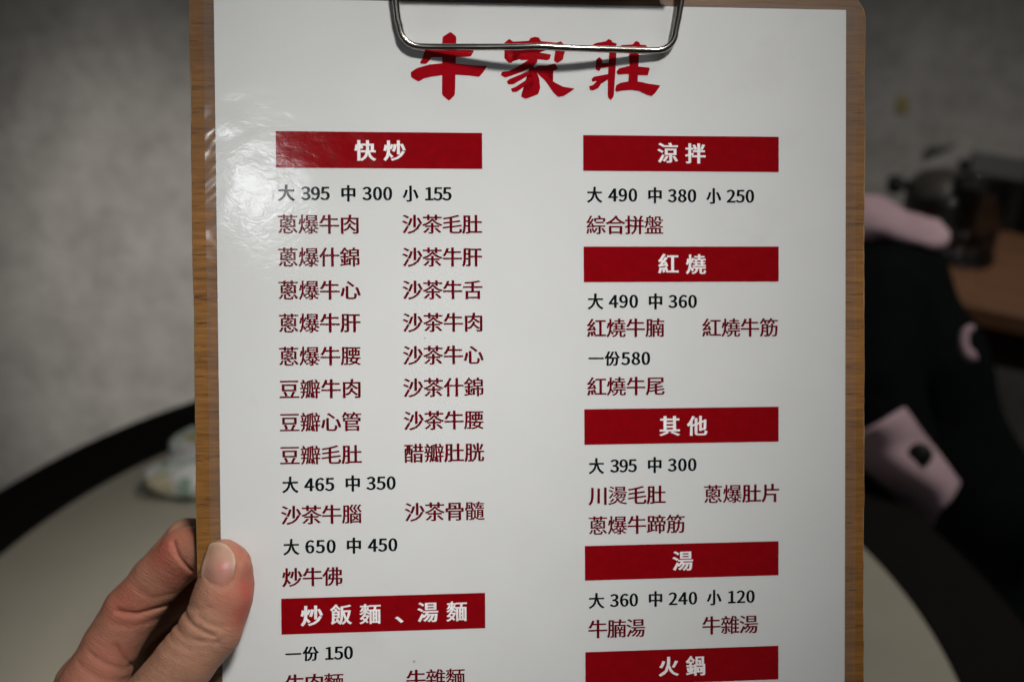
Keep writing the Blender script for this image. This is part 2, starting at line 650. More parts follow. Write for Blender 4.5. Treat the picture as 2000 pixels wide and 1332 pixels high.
M = dict(
    paper=paper_mat(),
    bar=ink_mat('dark_red_bar_print', (0.225, 0.0008, 0.0035)),
    white=ink_mat('white_heading_print', (0.80, 0.77, 0.765)),
    title=ink_mat('red_title_print', (0.29, 0.0012, 0.006)),
    dish=ink_mat('maroon_print', (0.115, 0.002, 0.007)),
    price=ink_mat('black_print', (0.006, 0.010, 0.010)),
    wood=wood_mat('board_wood', (0.19, 0.074, 0.013, 1), (0.40, 0.178, 0.036, 1), (0.032, 0.012, 0.005, 1), dark_top=True),
    edge=plain('worn_board_edge', (0.33, 0.20, 0.08), 0.8, vary=0.6, nscale=160.0),
    side=plain('board_side', (0.07, 0.042, 0.02), 0.8, vary=0.4, nscale=120.0),
    film=clear_film_mat(),
    steel=plain('nickel_steel', (0.42, 0.395, 0.35), 0.22, 1.0, vary=0.05, nscale=90.0, bmp=0.08, bdist=0.0005),
    skin=skin_mat(), nail=nail_mat(),
    wall=wall_mat(),
    floor=plain('dark_floor_tile', (0.045, 0.032, 0.026), 0.5, nscale=4.0),
    top=plain('cream_laminate', (0.345, 0.317, 0.25), 0.5, spec=0.25, vary=0.10, nscale=18.0),
    rim=plain('black_brown_rim', (0.009, 0.0075, 0.0065), 0.75, spec=0.06, vary=0.2, nscale=60.0),
    black=plain('black_plastic', (0.008, 0.008, 0.008), 0.5, spec=0.3),
    cloth=plain('black_cloth', (0.0035, 0.0045, 0.0045), 0.9, spec=0.05, vary=0.4, nscale=60.0, bmp=0.5, bdist=0.003),
    pink=plain('pink_cloth', (0.47, 0.325, 0.355), 0.9, spec=0.1, vary=0.12, nscale=50.0, bmp=0.5, bdist=0.003),
    sidewood=wood_mat('side_table_wood', (0.13, 0.06, 0.03, 1), (0.21, 0.105, 0.055, 1), (0.07, 0.03, 0.014, 1), 'X', 0.4, 0.35, 0.15),
    chairwood=plain('dark_chair_wood', (0.035, 0.016, 0.011), 0.5, nscale=12.0),
    glass=smoky_glass_mat(),
    dish_metal=plain('dark_pot_metal', (0.07, 0.062, 0.055), 0.4, 0.4, nscale=30.0),
    packet=packet_mat(),
    yellow=plain('yellowed_tape', (0.34, 0.27, 0.10), 0.6, nscale=80.0),
    scuff=plain('dark_scuff', (0.07, 0.066, 0.06), 0.8, nscale=60.0),
)

# ------------------------------------------------------------------ the room
def slab(name, x0, x1, y0, y1, z0, z1, m, kind='structure', nx=1):
    bm = bmesh.new()
    box(bm, (x0 + x1) / 2, (y0 + y1) / 2, (z0 + z1) / 2, x1 - x0, y1 - y0, z1 - z0)
    o = link(name, bm_mesh(bm), m)
    if kind:
        o['kind'] = kind
    return o


WALL_Y = 1.47
slab('floor', -3.5, 3.5, -3.0, WALL_Y, -0.1, 0.0, M['floor'])
slab('wall', -3.5, 3.5, WALL_Y, WALL_Y + 0.12, 0.0, 2.7, M['wall'])


def flake(name, pts, m, thick=0.004):
    bm = bmesh.new()
    f = bm.faces.new([bm.verts.new(p) for p in pts])
    r = bmesh.ops.extrude_face_region(bm, geom=[f])
    bmesh.ops.translate(bm, vec=(0, -thick, 0), verts=[v for v in r['geom'] if isinstance(v, bmesh.types.BMVert)])
    return link(name, bm_mesh(bm), m)


def on_wall(px, py):
    d = along(px, py, 1.0) - CAM
    return CAM + d * ((WALL_Y - 0.0015 - CAM.y) / d.y)


o = flake('sticker', [on_wall(*q) for q in ((1752, 192), (1776, 190), (1774, 219), (1750, 221))], M['yellow'], 0.001)
tag(o, 'small yellowed sticker on the grey wall above the dark scuff', 'sticker')
o = flake('wall_chip', [on_wall(*q) for q in ((1805, 296), (1818, 285), (1840, 288), (1872, 279), (1848, 296), (1828, 303), (1808, 313), (1800, 306))], M['scuff'], 0.001)
tag(o, 'dark scuffed chip on the grey wall above the glass mug', 'wall damage')

# ------------------------------------------------------------------ round table
TZ = 0.75
TC = Vector((-0.058, 0.485, 0.0))
TR, TW = 0.421, 0.072
t = empty('round_table', TC)
tag(t, 'round table with cream top and broad black-brown rim under the held menu', 'table')
link('tabletop', lathe([(0.02, TZ - 0.03), (TR - TW, TZ - 0.03), (TR - TW, TZ - 0.0005), (0.02, TZ - 0.0005)], 160), M['top'], t, False)
prof = [(TR - TW + 0.0004, TZ - 0.034), (TR - 0.006, TZ - 0.034), (TR, TZ - 0.028), (TR, TZ - 0.006), (TR - 0.006, TZ), (TR - TW + 0.003, TZ), (TR - TW + 0.0004, TZ - 0.001)]
me = lathe(prof + [prof[0]], 160, cap=False)
link('rim', me, M['rim'], t)
link('pedestal', lathe([(0.05, 0.05), (0.045, 0.10), (0.045, TZ - 0.05), (0.12, TZ - 0.036)], 48), M['rim'], t, True)
link('foot', lathe([(0.26, 0.001), (0.26, 0.02), (0.06, 0.05)], 64), M['rim'], t)

# crumpled packet on the table
pc = on_level(352, 944, TZ)
f = Field((-75, -45, -1), (75, 80, 48), 1.5)
for (c, r) in (((-2, -2, 11), (44, 22, 12)), ((30, 14, 17), (42, 22, 16)), ((10, 26, 24), (38, 20, 15)), ((40, 40, 16), (34, 26, 14))):
    f.ball(c, r, 7)
V, F = f.surface()
rng = np.random.RandomState(3)
for v in V:
    n = noise.noise_vector(Vector(v) * 0.045) * 3.5 + noise.noise_vector(Vector(v) * 0.11) * 1.6
    v += np.array(n) * np.array([1, 1, 0.8])
V[:, 2] = np.maximum(V[:, 2], 0.6)
o = link('packet', mesh_of(V * MM, F), M['packet'], None, True)
o.location = (pc.x + 0.016, pc.y - 0.004, TZ)
tag(o, 'crumpled white wrapper with green and yellow print lying on the cream tabletop', 'wrapper')

# ------------------------------------------------------------------ side table by the wall and what stands on it
ST = empty('side_table', (0.825, 1.097, 0))
tag(ST, 'small reddish-brown wooden table by the wall under the glass mug', 'table')
ST.rotation_euler = (0, 0, RAD(-30))
bm = bmesh.new()
box(bm, 0, 0, TZ - 0.012, 0.68, 0.42, 0.024, 0.003)
link('table_top', bm_mesh(bm), M['sidewood'], ST)
bm = bmesh.new()
box(bm, 0, 0, TZ - 0.055, 0.60, 0.35, 0.06)
link('apron', bm_mesh(bm), M['chairwood'], ST)
for sx in (-1, 1):
    for sy in (-1, 1):
        bm = bmesh.new()
        box(bm, sx * 0.29, sy * 0.165, (TZ - 0.085) / 2, 0.045, 0.045, TZ - 0.086, 0.003)
        link('leg', bm_mesh(bm), M['chairwood'], ST)

jc = on_level(1884, 508, TZ)
jug = empty('glass_mug', (jc.x, jc.y, TZ + 0.001))
tag(jug, 'dark-looking glass mug with a thick base standing on the small wooden table', 'mug')
gp = [(0.031, 0.0), (0.034, 0.003), (0.034, 0.010), (0.030, 0.016), (0.032, 0.05), (0.034, 0.098), (0.033, 0.100), (0.0315, 0.098), (0.0295, 0.05), (0.027, 0.020), (0.001, 0.017)]
link('glass_body', lathe(gp, 48), M['glass'], jug, True)
hp = [(0.033 + 0.026 * math.sin(a) , 0, 0.055 + 0.028 * math.cos(a)) for a in np.linspace(0.1, math.pi - 0.1, 14)]
hd = link('mug_handle', tube(hp, 0.0042, 12), M['glass'], jug, True)
hd.rotation_euler = (0, 0, RAD(200))

pot = empty('pot', tuple(on_level(1838, 468, TZ)))
pot.location.z = TZ + 0.001
pot.location.y += 0.02
tag(pot, 'dark domed pot with a black knob behind the pink collar', 'pot')
link('pot_body', lathe([(0.040, 0.0), (0.046, 0.004), (0.048, 0.055), (0.050, 0.060), (0.046, 0.066), (0.034, 0.080), (0.012, 0.087), (0.001, 0.088)], 48), M['dish_metal'], pot, True)
kb = tube([(-0.046, 0, 0.066), (-0.056, 0, 0.068), (-0.062, 0, 0.068), (-0.072, 0, 0.068), (-0.076, 0, 0.068)], [0.005, 0.006, 0.0125, 0.0125, 0.006], 16)
link('knob', kb, M['black'], pot, True)

bxo = empty('black_box', (0.645, 1.285, TZ + 0.001))
bxo.rotation_euler = (0, 0, RAD(-10))
tag(bxo, 'black box with a raised flap behind the glass mug', 'box')
bm = bmesh.new()
box(bm, 0, 0, 0.04, 0.078, 0.06, 0.08, 0.004)
link('box_body', bm_mesh(bm), M['black'], bxo)
bm = bmesh.new()
box(bm, 0, 0.0, 0, 0.072, 0.008, 0.03, 0.002)
fl = link('flap', bm_mesh(bm), M['black'], bxo)
fl.location = (-0.004, -0.03, 0.088)
fl.rotation_euler = (RAD(-30), RAD(7), 0)
case = empty('black_case', (0.752, 1.262, TZ + 0.001))
case.rotation_euler = (0, 0, RAD(-16))
tag(case, 'low black case at the edge beside the black flap box', 'case')
bm = bmesh.new()
box(bm, 0, 0, 0.034, 0.13, 0.09, 0.068, 0.008)
link('case_body', bm_mesh(bm), M['black'], case)
bm = bmesh.new()
box(bm, 0, 0, 0.0745, 0.134, 0.094, 0.012, 0.004)
link('lid', bm_mesh(bm), M['black'], case)

# ------------------------------------------------------------------ chair with the jacket
ch = empty('chair', (0.325, 1.0, 0))
ch.rotation_euler = (0, 0, RAD(-24))
tag(ch, 'dark wooden chair under the black jacket beyond the round table', 'chair')
bm = bmesh.new()
box(bm, 0, 0, 0.45, 0.37, 0.36, 0.04, 0.008)
link('seat', bm_mesh(bm), M['chairwood'], ch)
bm = bmesh.new()
box(bm, 0, 0.02, 0.67, 0.24, 0.022, 0.24, 0.006)
link('backrest', bm_mesh(bm), M['chairwood'], ch)
for sx in (-1, 1):
    bm = bmesh.new()
    box(bm, sx * 0.125, 0.02, 0.637, 0.03, 0.03, 0.33, 0.004)
    link('back_post', bm_mesh(bm), M['chairwood'], ch)
    for sy in (-1, 1):
        bm = bmesh.new()
        box(bm, sx * 0.16, sy * 0.15, 0.2145, 0.036, 0.036, 0.428, 0.004)
        link('leg', bm_mesh(bm), M['chairwood'], ch)

# jacket: modelled in millimetres about its own base point
JO = Vector((0.40, 0.93, 0.40))


def J(px, py, t):
    return np.array((along(px, py, t) - JO)) * 1000


f = Field((-330, -300, -40), (330, 220, 560), 6.0, cap=80.0)
for (a, b, ra, rb) in ((J(1560, 560, 1.02), J(1745, 556, 0.985), 46, 44), (J(1745, 556, 0.985), J(1800, 720, 0.96), 46, 55),
                       (J(1560, 570, 1.02), J(1640, 900, 0.98), 55, 75), (J(1800, 720, 0.96), J(1905, 1000, 0.95), 55, 58),
                       (J(1640, 900, 0.98), J(1905, 1000, 0.95), 75, 60), (J(1700, 700, 0.98), J(1800, 1150, 0.97), 70, 70),
                       (J(1800, 1150, 0.97), J(1960, 1250, 0.98), 66, 60)):
    f.cone(a, b, ra, rb, 30)
f.chain([(J(1715, 600, 0.93), 46), (J(1705, 760, 0.885), 42), (J(1752, 890, 0.862), 36)], 25)
V, F = f.surface()
for v in V:
    q = Vector(v)
    fold = math.sin(q.x * 0.055 + 2.5 * noise.noise(q * 0.008)) * 4.0 + noise.noise(q * 0.02) * 6.0
    d = q.copy()
    d.z = 0
    v += np.array(d.normalized() * fold * 0.7)
jk = empty('jacket', tuple(JO))
tag(jk, 'black jacket with pink collar and pink cuff draped over the chair', 'jacket')
link('jacket_body', mesh_of(V * MM, F), M['cloth'], jk, True)

f = Field((-330, -120, 300), (200, 240, 640), 4.0, cap=60.0)
for (p, r) in ((J(1698, 414, 0.985), (26, 18, 12)), (J(1690, 436, 0.985), (40, 20, 15)), (J(1735, 442, 0.975), (34, 22, 13)), (J(1778, 454, 0.965), (24, 20, 8)), (J(1806, 460, 0.96), (12, 15, 5)), (J(1620, 430, 0.99), (50, 25, 17))):
    f.ball(p, r, 14)
V, F = f.surface()
for v in V:
    v += np.array(noise.noise_vector(Vector(v) * 0.03)) * 5.0 + np.array(noise.noise_vector(Vector(v) * 0.09)) * 1.6
link('collar', mesh_of(V * MM, F), M['pink'], jk, True)

# the turned-back cuff: a curved band of cloth
rows, cols = 14, 22
A, B_, Cc, D_ = (1758, 800), (1866, 946), (1824, 1026), (1660, 908)
vs = []
for i in range(rows):
    for j in range(cols):
        u, v = i / (rows - 1), j / (cols - 1)
        a = (A[0] + (B_[0] - A[0]) * u, A[1] + (B_[1] - A[1]) * u)
        d0 = (1640 + (Cc[0] - 1640) * u, 862 + (Cc[1] - 862) * u)
        px, py = a[0] + (d0[0] - a[0]) * v, a[1] + (d0[1] - a[1]) * v
        arc = math.sin(math.pi * min(1, 0.06 + v * 0.94)) * 0.030 + 0.004 * math.sin(9 * u + 5 * v)
        vs.append(np.array(along(px, py, 0.842 - arc) - JO))
fs = [(i * cols + j, i * cols + j + 1, (i + 1) * cols + j + 1, (i + 1) * cols + j) for i in range(rows - 1) for j in range(cols - 1)]
cf = link('cuff', mesh_of(vs, fs), M['pink'], jk, True)
md = cf.modifiers.new('t', 'SOLIDIFY')
md.thickness = 0.006
md.offset = 1
md2 = cf.modifiers.new('b', 'BEVEL')
md2.width = 0.002
md2.segments = 2
bp = along(1797, 888, 0.806) - JO
btn = lathe([(0.001, -0.002), (0.0085, -0.002), (0.0095, 0.0), (0.0085, 0.002), (0.001, 0.0015)], 24)
bo = link('button', btn, M['black'], cf, True)
bo.location = bp
bo.rotation_euler = (along(1797, 888, 0.5) - along(1797, 888, 1.0)).to_track_quat('Z', 'Y').to_euler()
lp = [along(1897 + 15 * math.cos(a), 668 + 27 * math.sin(a), 0.865) - JO for a in np.linspace(RAD(-75), RAD(-290), 14)]
link('hanger_loop', tube(lp, [0.003 + 0.003 * k / 13 for k in range(14)], 10), M['pink'], jk, True)

# ------------------------------------------------------------------ clipboard
cb = empty('clipboard', matrix=BOARD)
tag(cb, 'worn wooden clipboard with a steel wire clip held upright over the table', 'clipboard')
X0, X1, Y0, Y1 = -103.2, 120.9, -198.0, 117.0
random.seed(5)


def rounded(x0, x1, y0, y1, r, jit, step=3.0):
    pts = []
    def arc(cx, cy, a0):
        for k in range(7):
            a = a0 + math.pi / 2 * k / 6
            pts.append((cx + r * math.cos(a), cy + r * math.sin(a)))
    def run(a, b):
        n = max(2, int(math.hypot(b[0] - a[0], b[1] - a[1]) / step))
        for k in range(1, n):
            pts.append((a[0] + (b[0] - a[0]) * k / n, a[1] + (b[1] - a[1]) * k / n))
    arc(x1 - r, y1 - r, 0)
    run((x1 - r, y1), (x0 + r, y1))
    arc(x0 + r, y1 - r, math.pi / 2)
    run((x0, y1 - r), (x0, y0 + r))
    arc(x0 + r, y0 + r, math.pi)
    run((x0 + r, y0), (x1 - r, y0))
    arc(x1 - r, y0 + r, 1.5 * math.pi)
    run((x1, y0 + r), (x1, y1 - r))
    out = []
    for (x, y) in pts:
        n = noise.noise(Vector((x * 0.05, y * 0.05, 1.3))) * jit + noise.noise(Vector((x * 0.35, y * 0.35, 4.0))) * jit * 0.35
        cx, cy = (x0 + x1) / 2, (y0 + y1) / 2
        dx = 1 if x > x1 - 2 else (-1 if x < x0 + 2 else 0)
        dy = 1 if y > y1 - 2 else (-1 if y < y0 + 2 else 0)
        out.append((x + dx * n, y + dy * n))
    return out


ring = rounded(X0, X1, Y0, Y1, 9.0, 0.35, 1.5)
nR = len(ring)
ctr = Vector(((X0 + X1) / 2, (Y0 + Y1) / 2))
levels = []
for (inset, z) in ((0.0, -3.6), (0.0, -0.85), (0.18, -0.55), (0.40, -0.45)):
    lv = []
    for k, (x, y) in enumerate(ring):
        a, b = Vector(ring[k - 1]), Vector(ring[(k + 1) % nR])
        tn = (b - a).normalized()
        nn = Vector((-tn.y, tn.x))
        w_ = 1.0
        if inset:
            w_ = 0.55 + 0.9 * max(0, noise.noise(Vector((x * 0.16, y * 0.16, 9.0))) + 0.25)
        lv.append((x + nn.x * inset * w_, y + nn.y * inset * w_, z))
    levels.append(lv)
vs = [p for lv in levels for p in lv]
fs, mi = [], []
for i in range(3):
    for k in range(nR):
        a, b = i * nR + k, i * nR + (k + 1) % nR
        fs.append((a, b, b + nR, a + nR))
        mi.append((2, 1, 1)[i])
fs.append(tuple(range(3 * nR, 4 * nR)))
mi.append(0)
fs.append(tuple(reversed(range(nR))))
mi.append(0)
me = mesh_of([(x * MM, y * MM, z * MM) for x, y, z in vs], fs)
bd = link('board', me, [M['wood'], M['edge'], M['side']], cb)
for p, k in zip(me.polygons, mi):
    p.material_index = k

# wire bail of the clip: bowed away from the sheet in its middle
path = []
def bz(x, y):
    return 2.0
path += [(-41.0, 150.0, 6.0), (-39.5, 135.0, 4.5), (-38.0, 122.0, 3.0), (-37.5, 112.0, 2.6), (-36.6, 104.0, 2.3)]
for k in range(9):
    a = math.pi + math.pi / 2 * k / 8
    path.append((-29.6 + 6.4 * math.cos(a), 102.0 + 6.4 * math.sin(a), 2.2))
for k in range(1, 30):
    u = k / 30
    x = -29.6 + (48.3 + 29.6) * u
    path.append((x, 95.6 - 0.75 * math.sin(u * 3.1) + 0.3 * math.exp(-((u - 0.5) / 0.06) ** 2), 2.2 + 4.2 * math.sin(math.pi * u) ** 1.3))
for k in range(9):
    a = -math.pi / 2 + math.pi / 2 * k / 8
    path.append((48.3 + 6.4 * math.cos(a), 102.0 + 6.4 * math.sin(a), 2.2))
path += [(55.6, 106.0, 2.3), (56.6, 112.0, 2.6), (57.4, 122.0, 3.0), (58.5, 135.0, 4.5), (60.0, 150.0, 6.0)]
clip = empty('clip')
clip.parent = cb
link('wire_bail', tube([Vector(p) * MM for p in path], 1.08 * MM, 20), M['steel'], clip, True)
bm = bmesh.new()
prof = [(113.6, 3.6), (114.6, 6.0), (118.0, 8.2), (126.0, 9.4), (136.0, 8.2), (142.0, 4.5), (143.0, 1.0)]
vv = []
for x in np.linspace(-34.0, 53.0, 12):
    vv.append([bm.verts.new((x * MM, y * MM, z * MM)) for y, z in prof])
for a, b in zip(vv[:-1], vv[1:]):
    for k in range(len(prof) - 1):
        bm.faces.new((a[k], a[k + 1], b[k + 1], b[k]))
bmesh.ops.recalc_face_normals(bm, faces=bm.faces)
jp = link('jaw_plate', bm_mesh(bm), M['steel'], clip, True)
jp.modifiers.new('t', 'SOLIDIFY').thickness = 0.0009

# ------------------------------------------------------------------ laminated menu
mn = empty('laminated_menu', matrix=BOARD)
tag(mn, 'white laminated menu printed in red and black, held on the clipboard', 'menu')
PX0, PX1, PY0, PY1 = -95.3, 113.9, -186.5, 110.8


def sheet(x0, x1, y0, y1, z, nx, ny):
    vs, fs = [], []
    for j in range(ny + 1):
        for i in range(nx + 1):
            x, y = x0 + (x1 - x0) * i / nx, y0 + (y1 - y0) * j / ny
            vs.append((x * MM, y * MM, z * MM))
    for j in range(ny):
        for i in range(nx):
            a = j * (nx + 1) + i
            fs.append((a, a + 1, a + nx + 2, a + nx + 1))
    return mesh_of(vs, fs)


pp = link('paper', sheet(PX0, PX1, PY0, PY1, -0.05, 1, 1), M['paper'], mn)
md = pp.modifiers.new('t', 'SOLIDIFY')
md.thickness = 0.0001
md.offset = -1
# clear border of the pouch, wavy along its outer edge
def margin(z, out):
    inner = [(PX0 + 0.05, PY0 + 0.05), (PX1 - 0.05, PY0 + 0.05), (PX1 - 0.05, PY1 - 0.05), (PX0 + 0.05, PY1 - 0.05)]
    vs, fs, ins_, outs_ = [], [], [], []
    for k in range(4):
        a, b = inner[k], inner[(k + 1) % 4]
        n = 60
        dx, dy = (b[0] - a[0]), (b[1] - a[1])
        L = math.hypot(dx, dy)
        nx_, ny_ = dy / L, -dx / L
        for i in range(n):
            u = i / n
            x, y = a[0] + dx * u, a[1] + dy * u
            wdt = out[k] * (1 + 0.10 * noise.noise(Vector((x * 0.03, y * 0.03, 2.2))))
            ox, oy = x + nx_ * wdt, y + ny_ * wdt
            if i == 0:
                pk = out[k - 1]
                pd = inner[k - 1]
                ddx, ddy = a[0] - pd[0], a[1] - pd[1]
                l2 = math.hypot(ddx, ddy)
                ox, oy = x + nx_ * out[k] + ddy / l2 * pk, y + ny_ * out[k] - ddx / l2 * pk
            ins_.append((x, y, z))
            bow = 0.25 + 0.5 * abs(noise.noise(Vector((x * 0.025, y * 0.025, 7.0))))
            outs_.append((ox, oy, z))
    n = len(ins_)
    mids = [((a[0] + b[0]) / 2, (a[1] + b[1]) / 2, a[2]) for a, b in zip(ins_, outs_)]
    vs = ins_ + mids + outs_
    for r_ in range(2):
        for i in range(n):
            j = (i + 1) % n
            fs.append((r_ * n + i, (r_ + 1) * n + i, (r_ + 1) * n + j, r_ * n + j))
    return mesh_of([(x * MM, y * MM, zz * MM) for x, y, zz in vs], fs)


link('clear_margin', margin(0.0, (3.0, 3.6, 1.0, 3.4)), M['film'], mn, True)

# ---- print
GLYPHS = {}
CH = '快炒大中小蔥爆牛肉沙茶毛肚什錦肝心舌腰豆瓣管醋胱腦骨髓佛飯麵、湯一份雜涼拌綜合拼盤紅燒腩筋尾其他川燙片蹄火鍋0123456789'
